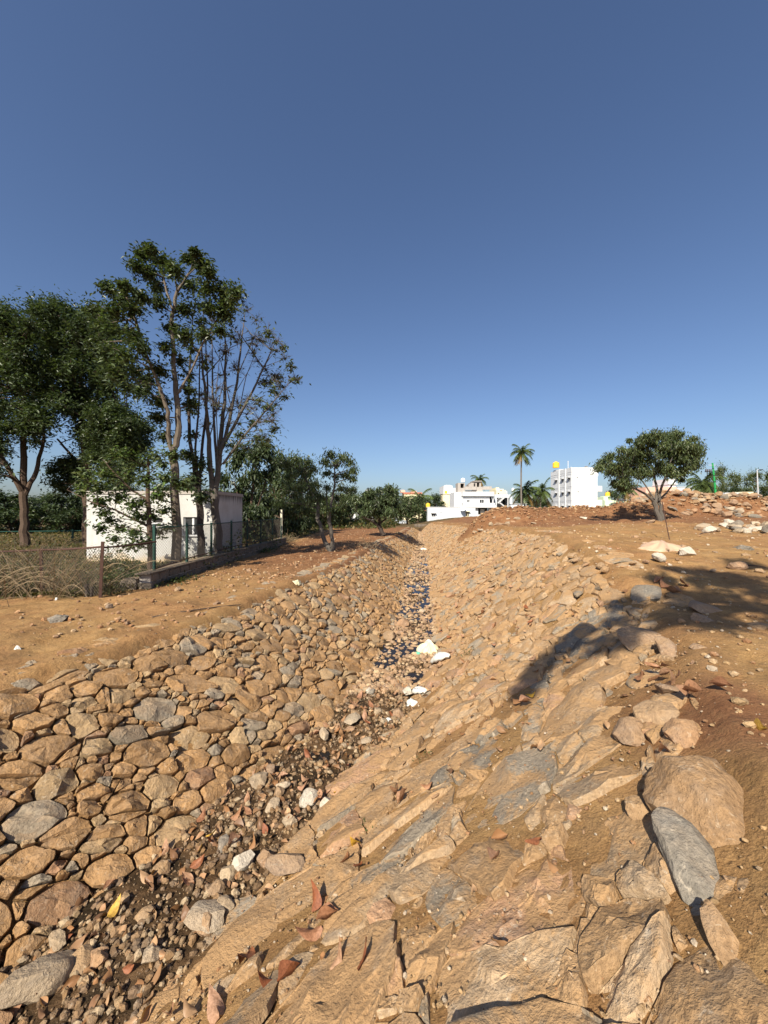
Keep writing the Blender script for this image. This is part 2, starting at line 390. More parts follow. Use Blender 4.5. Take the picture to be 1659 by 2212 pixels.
def pack(bank, rfun, seed, extra=.35, big=1.0):
    rnd = random.Random(seed); cell = .18; grid = {}; out = []
    Umax = bank.U[-1]; ani = 1.18
    tries = 0; fail = 0
    sizes = [1.7, 1.3, .95, .66, .45, .32]; counts = [int(q*big) for q in (2600, 6000, 26000, 40000, 40000)]+[36000]
    for sc, cnt in zip(sizes, counts):
        for _ in range(cnt):
            u = rnd.uniform(0, Umax); v = rnd.uniform(-.12, bank.Lat(u)+extra) if False else rnd.uniform(-.12, 5.6)
            if v > _Lc(bank, u)+extra: continue
            r = rfun(u, v, bank)*sc*rnd.uniform(.85, 1.15)
            p = (u/ani, v); gi, gj = int(p[0]/cell), int(p[1]/cell); ok = True; k = 4
            for a in range(gi-k, gi+k+1):
                for b in range(gj-k, gj+k+1):
                    for (qx, qy, qr) in grid.get((a, b), ()):
                        if (qx-p[0])**2+(qy-p[1])**2 < ((qr+r)*.80)**2: ok = False; break
                    if not ok: break
                if not ok: break
            if ok: grid.setdefault((gi, gj), []).append((p[0], p[1], r)); out.append((p[0], p[1], r))
    return np.array(out), ani
_lc = {}
def _Lc(bank, u):
    k = (bank.side, int(u*4))
    if k not in _lc: _lc[k] = float(bank.Lat(u))
    return _lc[k]
def clip(poly, nxx, nyy, c):
    out = []; n = len(poly)
    for i in range(n):
        a = poly[i]; b = poly[(i+1) % n]; da = a[0]*nxx+a[1]*nyy-c; db = b[0]*nxx+b[1]*nyy-c
        if da <= 0: out.append(a)
        if (da < 0 < db) or (db < 0 < da):
            t = da/(da-db); out.append((a[0]+(b[0]-a[0])*t, a[1]+(b[1]-a[1])*t))
    return out
def cells(sites):
    from mathutils.kdtree import KDTree
    kd = KDTree(len(sites))
    for i, s in enumerate(sites): kd.insert((s[0], s[1], 0), i)
    kd.balance(); res = []
    for i, (x, y, r) in enumerate(sites):
        m = max(.25, r*2.0); poly = [(-m, -m*.9), (m*.9, -m), (m, m*.9), (-m*.9, m)]
        for co, j, dist in kd.find_n((x, y, 0), 16):
            if j == i or dist < 1e-6: continue
            dx, dy = sites[j][0]-x, sites[j][1]-y; d2 = dx*dx+dy*dy
            c = (d2+(r*r-sites[j][2]**2)*1.0)/2
            poly = clip(poly, dx, dy, c)
            if len(poly) < 3: break
        res.append(poly)
    return res
def chaikin(P, k=.22):
    Q = np.roll(P, -1, 0); out = np.empty((2*len(P), 2)); out[0::2] = P*(1-k)+Q*k; out[1::2] = P*k+Q*(1-k); return out
def resample(P, m):
    Q = np.vstack([P, P[:1]]); s = np.concatenate([[0], np.cumsum(np.linalg.norm(np.diff(Q, axis=0), axis=1))])
    t = np.linspace(0, s[-1], m, endpoint=False); return np.stack([np.interp(t, s, Q[:, 0]), np.interp(t, s, Q[:, 1])], -1)
def make_bank(side, name, label, rfun, seed, gap, hgt, mat, tintf, sink, tilt, pgrad, split=.4):
    bank = Bank(side); sites, ani = pack(bank, rfun, seed); polys = cells(sites)
    rng = np.random.default_rng(seed); items = []
    for (sx, sy, r), poly in zip(sites, polys):
        if len(poly) < 3: continue
        P = np.array(poly)
        area = .5*abs(np.sum(P[:, 0]*np.roll(P[:, 1], -1)-np.roll(P[:, 0], -1)*P[:, 1]))
        if area < .0012: continue
        items.append((sx, sy, r, P, area))
    # stones break along random lines: wedges and fillers
    out = []
    for it in items:
        sx, sy, r, P, area = it
        if area > .012 and rng.random() < split:
            c = P.mean(0)+rng.normal(0, .18, 2)*math.sqrt(area); a = rng.uniform(0, math.pi); nx_, ny_ = math.cos(a), math.sin(a); cc = c[0]*nx_+c[1]*ny_
            for sg in (1, -1):
                q = clip([tuple(p) for p in P], sg*nx_, sg*ny_, sg*cc)
                if len(q) >= 3:
                    q = np.array(q); ar = .5*abs(np.sum(q[:, 0]*np.roll(q[:, 1], -1)-np.roll(q[:, 0], -1)*q[:, 1]))
                    if ar > .0012: out.append((sx, sy, r, q, ar))
        else: out.append(it)
    items = out
    # rank by size in the picture
    sc = []
    for it in items:
        p = bank.pt(np.array([it[0]*ani]), np.array([it[1]]))[0]
        inside = p[1] > .6 and abs(p[0]/p[1]) < 1.05 and abs(p[2]/p[1]) < 1.38
        sc.append(it[4]/(p[0]**2+p[1]**2+p[2]**2)*(1 if inside else .01))
    order = np.argsort(-np.array(sc)); rank = np.empty(len(sc), int); rank[order] = np.arange(len(sc))
    y0 = 8.0
    root = empty(name, bank.pt(np.array([np.interp(y0, bank.yy, bank.U)]), np.array([0.0]))[0], label, 'stone bank')
    rl = np.array(root.location)
    BV = []; BF = []; BT = []; nb = 0
    for it, rk, s_ in zip(items, rank, sc):
        sx, sy, r, P, area = it
        p0 = bank.pt(np.array([sx*ani]), np.array([sy]))[0]; dist = float(np.linalg.norm(p0))
        if dist < 3.4: m, rings = 30, [(1.0, -.9), (1.0, .45), (.985, .78), (.955, .93), (.88, 1.0), (.70, 1.0), (.46, 1.0), (.22, 1.0)]
        elif dist < 8: m, rings = 22, [(1.0, -.7), (1.0, .5), (.975, .84), (.91, .99), (.66, 1.0), (.33, 1.0)]
        elif dist < 17: m, rings = 14, [(1.0, -.5), (.99, .6), (.88, .97), (.5, 1.0)]
        else: m, rings = 9, [(1.0, -.4), (.95, .7), (.6, 1.0)]
        c = P.mean(0); rm = math.sqrt(area/math.pi)
        Q = (P-c)*max(.74, 1-gap(sx*ani, sy)*rng.uniform(.6, 1.5)/rm)
        Q = resample(chaikin(Q, .09) if m > 14 else Q, m)
        th = np.arange(m)/m*2*np.pi
        wob = 1+.02*np.sin(3*th+rng.uniform(0, 6))*rng.random()+.02*np.sin(5*th+rng.uniform(0, 6))+.02*np.sin(9*th+rng.uniform(0, 6))+rng.normal(0, .018, m)
        Q = Q*wob[:, None]
        H = hgt(rm)*rng.uniform(.75, 1.3); tl = rng.normal(0, tilt*min(1, .16/rm), 2); lift = rng.normal(0, .016)
        planes = [(H*rng.uniform(.85, 1.2), rng.normal(0, pgrad, 2)) for _ in range(4)]
        eps = .02
        a = bank.pt(np.array([sx*ani-eps, sx*ani+eps, sx*ani, sx*ani]), np.array([sy, sy, sy-eps, sy+eps]))
        n = np.cross(a[1]-a[0], a[3]-a[2])
        if n[2] < 0: n = -n
        n /= np.linalg.norm(n)
        UV = []; HH = []
        for k, (rr, hh) in enumerate(rings):
            q = Q*rr; h = np.full(m, H*hh)
            if hh > .3:
                for ph, pg in planes: h = np.minimum(h, (ph-q@pg)*max(hh, .35)**.3)
                h = np.maximum(h, .12*H)
            h = h+q@tl+lift
            if hh > .5: h = h+rng.normal(0, .04*H, m)+.22*H*((vnoise(q[:, 0]*14+sx*31, q[:, 1]*14+sy*17)-.5)*(2 if dist < 8 else 1)+(vnoise(q[:, 0]*37+sx*31, q[:, 1]*37+sy*17)-.5))
            UV.append(q); HH.append(h)
        UV.append(np.zeros((1, 2))); HH.append(np.array([HH[-1].mean()]))
        UV = np.vstack(UV)+c; HH = np.concatenate(HH)-sink
        B = bank.pt((UV[:, 0]+sx)*ani, UV[:, 1]+sy)+n*HH[:, None]
        K = len(rings); fs = []
        for k in range(K-1):
            for j in range(m):
                j2 = (j+1) % m; fs.append((k*m+j, k*m+j2, (k+1)*m+j2, (k+1)*m+j))
        tri = [((K-1)*m+j, (K-1)*m+(j+1) % m, K*m) for j in range(m)]
        if side < 0: fs = [f[::-1] for f in fs]; tri = [f[::-1] for f in tri]
        t = tintf(sx*ani, sy, rng, bank, rm)
        if rk < 300:
            me = mesh_np('stone', B-p0, fs+tri, 24, np.array(t)); o = link('stone', me, mat, root, p0-rl)
        else:
            BV.append(B-rl); BT.append(np.tile(t, (len(B), 1))); BF += [[i+nb for i in f] for f in fs+tri]; nb += len(B)
    o = link('stones', mesh_np('stones', np.vstack(BV), BF, 24, np.vstack(BT)), mat, root); o['kind'] = 'stuff'
    return bank, root
def tint_left(u, v, rng, bank, rm):
    L = _Lc(bank, u); g = .55 if v > L-.12 else (.22 if v > L-.5 else .12)
    k = rng.random(); f = rng.uniform(.8, 1.2)
    if k < g: c = (.26, .22, .165)
    elif k < g+.06: c = (.30, .175, .10)
    elif k < g+.25: c = (.38, .27, .15)
    else: c = (.34, .205, .095)
    return np.array(c)*f
def tint_right(u, v, rng, bank, rm):
    k = rng.random(); f = rng.uniform(.82, 1.2)
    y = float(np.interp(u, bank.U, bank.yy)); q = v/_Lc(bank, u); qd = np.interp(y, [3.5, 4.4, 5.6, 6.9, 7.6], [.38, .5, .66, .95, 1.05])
    if 3.6 < y < 7.6 and abs(q-qd) < .09 and k < .75: c = (.19, .165, .13)  # band of grey stones, with the tree's shadow streak partly painted into their tint
    elif k < .14: c = (.28, .235, .175)
    elif k < .28: c = (.36, .22, .13)
    elif k < .5: c = (.40, .29, .18)
    else: c = (.38, .25, .135)
    return np.array(c)*f
def rf_left(u, v, b): return float(np.interp(u, [0, 10, 16, 24], [.112, .112, .122, .138]))
def rf_right(u, v, b):
    y = np.interp(u, b.U, b.yy); return float(np.interp(y, [0, 3, 6, 12, 50], [.25, .23, .17, .155, .155]))
bankL, rootL = make_bank(-1, 'left_stone_bank', 'steep bank of fitted brown stones left of the water trickle', rf_left, 11,
    lambda u, v: .0095, lambda rm: .052+.10*rm, M['stoneL'], tint_left, .015, .10, .32)
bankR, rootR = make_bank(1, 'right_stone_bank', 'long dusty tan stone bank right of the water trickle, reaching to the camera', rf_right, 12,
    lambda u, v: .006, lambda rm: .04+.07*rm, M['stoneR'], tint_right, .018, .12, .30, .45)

# ------------------------------------------------------------------ loose rocks, gravel
ICO = {}
def ico(level):
    if level not in ICO:
        import bmesh
        bm = bmesh.new(); bmesh.ops.create_icosphere(bm, subdivisions=level, radius=1)
        V = np.array([v.co[:] for v in bm.verts]); Fc = np.array([[v.index for v in f.verts] for f in bm.faces]); bm.free(); ICO[level] = (V, Fc)
    return ICO[level]
def rock_shape(seed, level=2, sc=(1, .8, .6), ncut=9):
    rng = np.random.default_rng(seed); V, Fc = ico(level); V = V.copy()
    for _ in range(ncut):
        n = rng.normal(0, 1, 3); n /= np.linalg.norm(n); d = rng.uniform(.55, .9)
        e = V@n-d; V = V-np.outer(np.maximum(e, 0), n)
    if level > 2:
        from mathutils import noise as mn
        o_ = Vector((seed*3.7, seed*1.3, seed*.7)); f1 = np.array([mn.fractal(Vector(v)*1.7+o_, .8, 2.1, 5) for v in V]); V = V*(1+.09*f1)[:, None]
    else: V += rng.normal(0, .012 if level > 1 else .05, V.shape)
    return V*np.array(sc), Fc
ROCKS = []
for k in range(8):
    sc = [(1, .75, .55), (1, .6, .5), (1, .85, .7), (1, .5, .4), (1, .8, .45), (1, .7, .65), (1, .9, .8), (1, .55, .35)][k]
    V, Fc = rock_shape(100+k, 4 if k < 3 else 3, sc, 14); ROCKS.append(mesh_np('rock', V, Fc, 22))
def rock(name, label, cat, p, size, mat, k=0, rot=None, sink=.25, group=None, parent=None, flat=1.0):
    key = ROCKS[k].copy() if False else ROCKS[k]
    o = bpy.data.objects.new(name, key); S.collection.objects.link(o)
    if not key.materials: key.materials.append(M['loose_brown'])
    o.material_slots[0].link = 'OBJECT'; o.material_slots[0].material = M[mat]
    o.scale = (size, size, size*flat); o.rotation_euler = rot or (random.uniform(-.3, .3), random.uniform(-.3, .3), random.uniform(0, 6.28))
    q = Vector(p)+Vector((0, 0, size*.5*flat*(1-2*sink)))
    if parent: o.parent = parent; q = q-wloc(parent)
    o.location = q
    return tag(o, label, cat, group)

# gravel in the bed (uncountable)
def gravel(name, label, n, sampler, smin, smax, seed, mat, pal, par=None):
    rng = np.random.default_rng(seed); protos = [rock_shape(300+i, 1, (1, rng.uniform(.6, .95), rng.uniform(.45, .8)), 7) for i in range(6)]
    P = sampler(rng, n); n = len(P); V = []; Fa = []; Tn = []; b = 0
    sz = smin*(smax/smin)**(rng.random(n)**2.2)
    for i in range(6):
        sel = np.arange(i, n, 6); Vp, Fp = protos[i]; k = len(sel)
        if k == 0: continue
        a = rng.uniform(0, 6.28, k); t = rng.normal(0, .4, k); ca, sa, ct, st = np.cos(a), np.sin(a), np.cos(t), np.sin(t)
        Rm = np.zeros((k, 3, 3)); Rm[:, 0, 0] = ca; Rm[:, 0, 1] = -sa*ct; Rm[:, 0, 2] = sa*st; Rm[:, 1, 0] = sa; Rm[:, 1, 1] = ca*ct; Rm[:, 1, 2] = -ca*st; Rm[:, 2, 1] = st; Rm[:, 2, 2] = ct
        VV = np.einsum('kij,vj->kvi', Rm, Vp)*sz[sel][:, None, None]+P[sel][:, None, :]
        VV[:, :, 2] += (sz[sel]*.3)[:, None]
        V.append(VV.reshape(-1, 3)); FF = Fp[None]+(np.arange(k)*len(Vp))[:, None, None]+b; Fa.append(FF.reshape(-1, 3)); b += k*len(Vp)
        c = np.array(pal)[rng.integers(0, len(pal), k)]*rng.uniform(.75, 1.25, (k, 1)); Tn.append(np.repeat(c, len(Vp), 0))
    o = link(name, mesh_np(name, np.vstack(V), np.vstack(Fa), False, np.vstack(Tn)), mat); return tag(o, label, kind='stuff')
def bed_sampler(y0, y1, pw=1.0, lo=-.35, hi=1.3):
    def f(rng, n):
        y = y0+(y1-y0)*rng.random(n)**pw; t = rng.uniform(-.04, 1.04, n); tl = T(_toeL, y); tr = T(_toeR, y); x = tl+(tr-tl)*t
        keep = fbm(x, y, .8, 3)*1.6+rng.uniform(-.5, .5, n) > -.28
        x, y = x[keep], y[keep]; return np.stack([x, y, Gn(x, y)], -1)
    return f
PALB = [(.30, .21, .12), (.25, .155, .08), (.21, .13, .065), (.40, .31, .2), (.13, .085, .05), (.22, .15, .09), (.17, .11, .065)]
gravel('gravel', 'small pale and brown gravel covering the near channel bed', 13000, bed_sampler(1.2, 9.5, 1.15), .007, .055, 21, M['pebble'], PALB)
gravel('gravel', 'gravel and small stones of the far channel bed', 12000, bed_sampler(7.5, 50, 1.7), .018, .11, 22, M['pebble'], [(.40, .27, .16), (.33, .21, .12), (.45, .33, .2), (.3, .2, .13)])
def bank_sampler(fn):
    return fn
def right_ground(rng, n):
    y = .8+30*rng.random(n)**2.0; x = T(_crR, y)+.1+(14+y*.5)*rng.random(n)**1.5
    return np.stack([x, y, Gn(x, y)], -1)
def left_ground(rng, n):
    y = 3.5+36*rng.random(n)**1.8; w = np.maximum(T(_crL, y)+6.0, .5); w = np.where(y < 9, 7, w); x = T(_crL, y)-.15-w*rng.random(n)**1.15
    keep = (fbm(x, y, 1.1, 2)+rng.uniform(-.35, .35, n)) > -.05; x, y = x[keep], y[keep]; return np.stack([x, y, Gn(x, y)], -1)
PALG = [(.40, .27, .14), (.34, .2, .1), (.44, .31, .18), (.3, .16, .08), (.5, .42, .32)]
gravel('rubble', 'small clods and stone chips strewn on the right bank top', 9000, right_ground, .006, .06, 23, M['pebble'], PALG)
gravel('rubble', 'small clods and stone chips strewn on the left dirt track', 9000, left_ground, .010, .075, 24, M['pebble'], [(.36, .22, .12), (.32, .17, .08), (.42, .3, .18), (.28, .15, .08)])
def soil_s(rng, n):
    i = rng.integers(0, 13, n); H = np.array(HEAPS[:13]); x = H[i, 0]+rng.normal(0, .75, n)*H[i, 3]; y = H[i, 1]+rng.normal(0, .7, n)*H[i, 4]-.3
    return np.stack([x, y, Gn(x, y)], -1)
gravel('rubble', 'brown clods on the heaps of dug red soil', 3600, soil_s, .03, .16, 25, M['pebble'], [(.25, .13, .065), (.20, .10, .05), (.29, .165, .085), (.36, .24, .13)])
def slope_s(rng, n):
    y = .9+9*rng.random(n)**1.4; t = rng.random(n); tr, cr = T(_toeR, y), T(_crR, y); x = tr+(cr-tr)*t
    z = Gs(x, y)+.005; return np.stack([x, y, z], -1)

gravel('rubble', 'stone chips and dust lodged between the near stones of the right bank', 7000, slope_s, .004, .022, 26, M['pebble'], PALG)
def surf(u, v, up=.0):
    p = hit(u, v); p.z += up; return p
# countable stones lying in the channel bed
rs = random.Random(5)
for i in range(120):
    y = 2.3+rs.random()**1.6*24; t = rs.uniform(.08, .95); x = float(T(_toeL, y))*(1-t)+float(T(_toeR, y))*t
    k = rs.random(); mt, lb = (('loose_brown', 'brown angular stone lying loose in the channel bed') if k < .55 else ('loose_pale', 'pale loose stone lying among the channel gravel') if k < .9 else ('loose_grey', 'dark grey stone lying loose in the channel bed'))
    zn = 'in the near gravel beside the dry leaves' if y < 5 else 'in the middle stretch by the torn sack' if y < 9.5 else 'in the far wet stretch of the bed'
    lb = {'loose_brown': 'brown angular stone lying loose ', 'loose_pale': 'pale loose stone lying ', 'loose_grey': 'dark grey stone lying loose '}[mt]+zn
    rock('stone', lb, 'stone', (x, y, float(Gn(x, y))), rs.uniform(.05, .12)*(1.0 if y < 12 else 1.35), mt, rs.randrange(8), sink=.22, group={'loose_brown': 'brown loose stones ', 'loose_pale': 'pale loose stones ', 'loose_grey': 'dark loose stones '}[mt]+zn)
SPEC = [ # u, v, half size, material, shape, label
 (522, 1869, .135, 'white_rock', 6, 'rounded whitish rock alone in the near gravel bed'),
 (665, 1730, .15, 'white_rock', 2, 'white crusted rock at the foot of the right bank'),
 (705, 1742, .12, 'white_rock', 6, 'white rock next to the yellow leaf at the right bank foot'),
 (625, 1780, .12, 'loose_pale', 6, 'cream rounded rock below the white crusted rock'),
 (560, 1690, .16, 'loose_pale', 0, 'pale flat angular stone at the foot of the left bank'),
 (610, 1700, .10, 'loose_pale', 1, 'small pale stone right of the pale flat stone'),
 (590, 1745, .12, 'loose_pale', 5, 'pale chipped stone in the middle of the bed above the cream rock'),
 (75, 2130, .27, 'loose_pale', 1, 'long pale grey boulder in the bottom left corner'),
 (625, 1880, .24, 'loose_brown', 3, 'upright pointed orange brown stone at the foot of the right bank'),
 (440, 1990, .2, 'loose_pale', 4, 'flat light stone against the right bank in the near bed'),
 (838, 1378, .24, 'loose_brown', 6, 'big round brown boulder at the left edge of the dark pool'),
 (872, 1352, .26, 'loose_brown', 2, 'brown block of stone standing in the pool'),
 (905, 1235, .22, 'loose_brown', 4, 'wide flat stone across the far trickle'),
 (882, 1497, .13, 'white_rock', 2, 'white and pink stone left of the torn white sack'),
 (797, 1494, .10, 'white_rock', 6, 'small light grey rock in the wet gravel'),
 (760, 1560, .17, 'loose_pale', 4, 'flat tan stone with a wet edge in mid bed'),
 (700, 1590, .15, 'loose_pale', 3, 'narrow tan stone pointing along the bed'),
 (860, 1545, .15, 'loose_brown', 0, 'tan angular stone in the middle of the bed near the sack'),
 (1422, 1208, .16, 'white_rock', 2, 'smaller whitewashed rock in front of the plastic sheet'),
 (1483, 1196, .21, 'white_rock', 6, 'white crumbly rock right of the plastic sheet'),
 (1603, 1192, .26, 'loose_grey', 0, 'dark brown rock at the right edge near the white scrap'),
 (1650, 1190, .15, 'loose_brown', 4, 'small flat stone right of the dark rock'),
 (1590, 1228, .22, 'loose_brown', 1, 'tilted brown rock with a deep shadow at the right edge'),
 (1520, 1325, .26, 'loose_brown', 4, 'brown rock half buried in the tree shadow'),
 (1522, 1350, .2, 'loose_brown', 7, 'flat tan slab below the rock in the tree shadow'),
 (1640, 1362, .15, 'loose_brown', 4, 'flat oval stone at the lower edge of the tree shadow'),
 (1395, 1215, .12, 'loose_brown', 3, 'yellowish stone left of the smaller whitewashed rock'),
 (1260, 1122, .3, 'white_rock', 4, 'flat white rock on the far edge of the bank top'),
 (1405, 1131, .3, 'loose_brown', 4, 'orange stone at the foot of the mango tree trunk'),
 (125, 1343, .2, 'loose_grey', 0, 'dark boulder on the dirt beside the dry brush'),
 (1510, 1405, .1, 'loose_brown', 4, 'small stone on the sunny dirt of the right bank top'),
 (1445, 1497, .14, 'loose_brown', 4, 'yellowish flat stone next to the curled leaves')]
for u, v, sz, mt, k, lb in SPEC:
    rock('rock', lb, 'rock', surf(u, v), sz, mt, k, sink=.3)
# big crest blocks on the near right bank
CREST = [(1505, 1740, .36, .75, 'loose_brown', 2, 'large smooth orange boulder on the crest of the right bank', .4),
 (1488, 1880, .25, .6, 'loose_grey', 1, 'blue grey blade of stone below the large orange boulder', .28),
 (1385, 1760, .11, 1, 'loose_brown', 0, 'small tan stone left of the large orange boulder', .2),
 (1420, 1555, .22, .8, 'loose_brown', 0, 'brown block of stone on the crest under the curled leaves', .3),
 (1360, 1590, .18, .8, 'loose_brown', 2, 'rough brown block left of the crest blocks', .3),
 (1385, 1385, .36, .6, 'loose_brown', 0, 'broad veined slab at the crest below the tree shadow', .36),
 (1440, 1410, .2, .6, 'loose_brown', 1, 'orange slab tilted on the crest', .25),
 (1475, 1590, .17, .7, 'loose_brown', 2, 'flat stone on the crest beside the red soil', .35),
 (1560, 2040, .12, .6, 'loose_brown', 3, 'thin stone sliver lying on the dusty slope', .15),
 (1395, 1283, .3, .5, 'loose_grey', 4, 'dark slab on the crest in the tree shadow', .38)]
for u, v, sz, fl, mt, k, lb, sk in CREST:
    rock('rock', lb, 'rock', surf(u, v), sz, mt, k, (random.uniform(-.2, .2), random.uniform(-.5, -.2), random.uniform(.7, 1.4)), sk, flat=fl)

# heap of rubble stones and the pale row of stones on the right
def heap(name, label, spots, group=None):
    root = empty(name, spots[0][0], label, 'stone heap')
    for p, sz, mt, k in spots:
        rock('stone', None, None, p, sz, mt, k, sink=.3, parent=root)
    return root
rs = random.Random(9); sp = []
for i in range(295):
    x = rs.uniform(18.2, 33); y = rs.gauss(28.6, .9); sp.append(((x, y, g1(x, y)+rs.uniform(-.05, .2)), rs.uniform(.16, .44), rs.choice(['loose_brown']*5+['loose_grey', 'loose_pale']), rs.randrange(8)))
sp.sort(key=lambda s: abs(s[0][0]-22)+abs(s[0][1]-28))
heap('rubble_heap', 'long heap of dumped brown stones behind the mango tree', sp)
sp = []
for i in range(34):
    u = rs.uniform(1508, 1690); v = 1143+rs.gauss(0, 5); p = surf(u, v); sp.append((p, rs.uniform(.14, .36), rs.choice(['loose_pale', 'loose_pale', 'loose_brown', 'white_rock', 'loose_grey']), rs.randrange(8)))
heap('rubble_heap', 'low row of pale stones at the right edge before the red soil', sp)
sp = []
for i in range(26):
    x = rs.uniform(4.9, 8.6); y = 23.2+rs.gauss(0, .5)-(x-6)*.1; sp.append(((x, y, g1(x, y)), rs.uniform(.1, .26), rs.choice(['loose_brown', 'loose_brown', 'loose_pale']), rs.randrange(8)))
heap('rubble_heap', 'scattered broken stones at the foot of the big soil heap', sp)
for i in range(26):
    u = rs.uniform(1190, 1655); v = rs.uniform(1128, 1240); p = surf(u, v)
    rock('stone', 'small brown stone lying on the right bank top', 'stone', p, rs.uniform(.05, .13), rs.choice(['loose_brown', 'loose_brown', 'loose_brown']), rs.randrange(8), group='small brown stones on the right bank top')
for i in range(30):
    y = rs.uniform(7.5, 24); x = float(T(_crL, y))-.4-rs.random()*2.4
    rock('stone', 'small brown stone lying on the left dirt track', 'stone', (x, y, g1(x, y)), rs.uniform(.05, .12), 'loose_brown', rs.randrange(8), group='small brown stones on the left dirt track')

# ------------------------------------------------------------------ fallen leaves
def dryleaf(seed, L=.18, Wd=.048):
    rng = np.random.default_rng(seed); n = 7; V = []
    cup, curl, tw = rng.uniform(.25, .9)*(1 if seed % 2 else -.6), rng.uniform(.3, 1.3), rng.uniform(-1.0, 1.0)
    for i in range(n+1):
        t = i/n; w = Wd*(math.sin(math.pi*min(1, t**.85*.99+.01))**1.15+.015); a = curl*t; x = L*math.sin(a)/curl; z = L*(1-math.cos(a))/curl
        for s in (-1, -.5, 0, .5, 1):
            yy = w*s; zz = z+cup*abs(s)**1.6*w+.007*math.sin(9*t+4*s+seed)+.12*w*abs(s)*(1 if cup > 0 else -1)+.02*math.sin(3*t+seed*2.1)*abs(s); V.append((x-.3*L, yy*math.cos(tw*t), zz+yy*math.sin(tw*t)))
    Fc = [(i*5+j, (i+1)*5+j, (i+1)*5+j+1, i*5+j+1) for i in range(n) for j in range(4)]
    return mesh_np('fallen_leaf', np.array(V), Fc, True)
def leafdry_mat(name, cols):
    m, nt, b, L = nodes(name); oi = N(nt, 'ShaderNodeObjectInfo'); p = pos(nt)
    r = N(nt, 'ShaderNodeValToRGB'); els = r.color_ramp.elements; els[0].color = c4(cols[0]); els[1].color = c4(cols[-1])
    for i, q in enumerate(cols[1:-1]): e = els.new((i+1)/(len(cols)-1)); e.color = c4(q)
    L(oi.outputs['Random'], r.inputs[0])
    c = mixc(nt, ramp(nt, noise(nt, 38, 5, .7, p, .8), .35, .62), mixc(nt, 1, r.outputs[0], (.55, .5, .44), 'MULTIPLY'), r.outputs[0])
    L(c, b.inputs['Base Color']); b.inputs['Roughness'].default_value = .62; bump(nt, b, noise(nt, 60, 4, .7, p), .5, .008)
    t = N(nt, 'ShaderNodeBsdfTranslucent'); L(c, t.inputs[0]); mx = N(nt, 'ShaderNodeMixShader', i={0: .2}); L(b.outputs[0], mx.inputs[1]); L(t.outputs[0], mx.inputs[2])
    L(mx.outputs[0], nt.nodes['Material Output'].inputs[0]); return m
M['ldry'] = leafdry_mat('dry_brown_leaf', [(.40, .2, .1), (.45, .27, .16), (.34, .15, .07), (.5, .3, .19)])
M['lred'] = leafdry_mat('russet_leaf', [(.36, .14, .06), (.3, .1, .04)])
M['lyel'] = leafdry_mat('yellow_leaf', [(.6, .36, .04), (.66, .42, .08)])
LEAVES = [dryleaf(50+i) for i in range(6)]
SLN = lambda p: None
def snormal(p):
    e = .05; a = (g1(p.x+e, p.y)-g1(p.x-e, p.y))/(2*e); b = (g1(p.x, p.y+e)-g1(p.x, p.y-e))/(2*e)
    return Vector((-a, -b, 1)).normalized()
def leaf(p, mat, label, group=None, sc=1.0, k=None, lift=.05):
    me = LEAVES[random.randrange(6) if k is None else k]
    o = bpy.data.objects.new('fallen_leaf', me); S.collection.objects.link(o)
    if not me.materials: me.materials.append(M['ldry'])
    o.material_slots[0].link = 'OBJECT'; o.material_slots[0].material = M[mat]
    n = (snormal(p)+Vector((random.gauss(0, .2), random.gauss(0, .2), 0))).normalized()
    o.rotation_mode = 'QUATERNION'; o.rotation_quaternion = n.to_track_quat('Z', 'Y') @ Matrix.Rotation(random.uniform(0, 6.28), 3, 'Z').to_quaternion()
    o.location = Vector(p)+n*lift; o.scale = (sc,)*3
    return tag(o, label, 'leaf', group)
for u, v, mt, sc, lb in [
 (1172, 1835, 'lred', .62, 'russet curled leaf alone on the right bank face'),
 (1630, 1593, 'lyel', .75, 'bright yellow leaf on the red soil at the right edge'),
 (775, 1832, 'lyel', .8, 'yellow leaf at the lower edge of the right bank by a curled brown leaf'),
 (727, 1716, 'lyel', .8, 'orange yellow leaf beside the white crusted rocks'),
 (240, 1980, 'lyel', .8, 'yellow leaf in the near gravel on the left'),
 (455, 1815, 'lyel', .8, 'greenish yellow leaf in the upper near gravel'),
 (1158, 1505, 'lyel', .8, 'ochre leaf on the grey shaded stones of the right bank'),
 (1070, 1418, 'lyel', .9, 'small orange leaf on the sunlit middle of the right bank'),
 (1078, 1870, 'ldry', .7, 'rolled brown leaf left of the russet leaf'),
 (688, 1960, 'lred', 1.0, 'glossy russet leaf standing on the lower right bank'),
 (1440, 1630, 'ldry', .8, 'long brown leaf at the far right edge of the orange boulder')]:
    leaf(surf(u, v), mt, lb, sc=sc, lift=.045)
def leaves(uvs, label, group, sc=(.7, 1.1), lift=.028, mats=('ldry', 'ldry', 'ldry', 'ldry', 'ldry', 'lred')):
    for u, v in uvs: leaf(surf(u, v), random.choice(mats), label, group, random.uniform(*sc), lift=lift)
for uvs, lb in (([(540, 2070)], 'brown curled leaf standing at the bed edge of the near right bank'), ([(640, 2110), (580, 2130)], 'pale brown leaf between the near slabs left of the wide cracked slab'), ([(470, 2195), (370, 2205)], 'brown leaf at the bottom frame edge below the near gravel'),
        ([(790, 2090)], 'brown leaf on the near slabs, rightmost at the bottom'), ([(730, 2090)], 'brown leaf just left of the rightmost bottom leaf'), ([(685, 2020), (700, 2000)], 'brown leaf below the glossy standing russet leaf'), ([(770, 1880), (745, 1870)], 'curled brown leaf under the yellow leaf on the right bank'), ([(860, 1720), (870, 1735)], 'brown leaf in the pair right of the white crusted rocks'), ([(930, 1700)], 'single brown leaf above the russet curled leaf')):
    leaves(uvs, lb, 'dry leaves on the right bank')
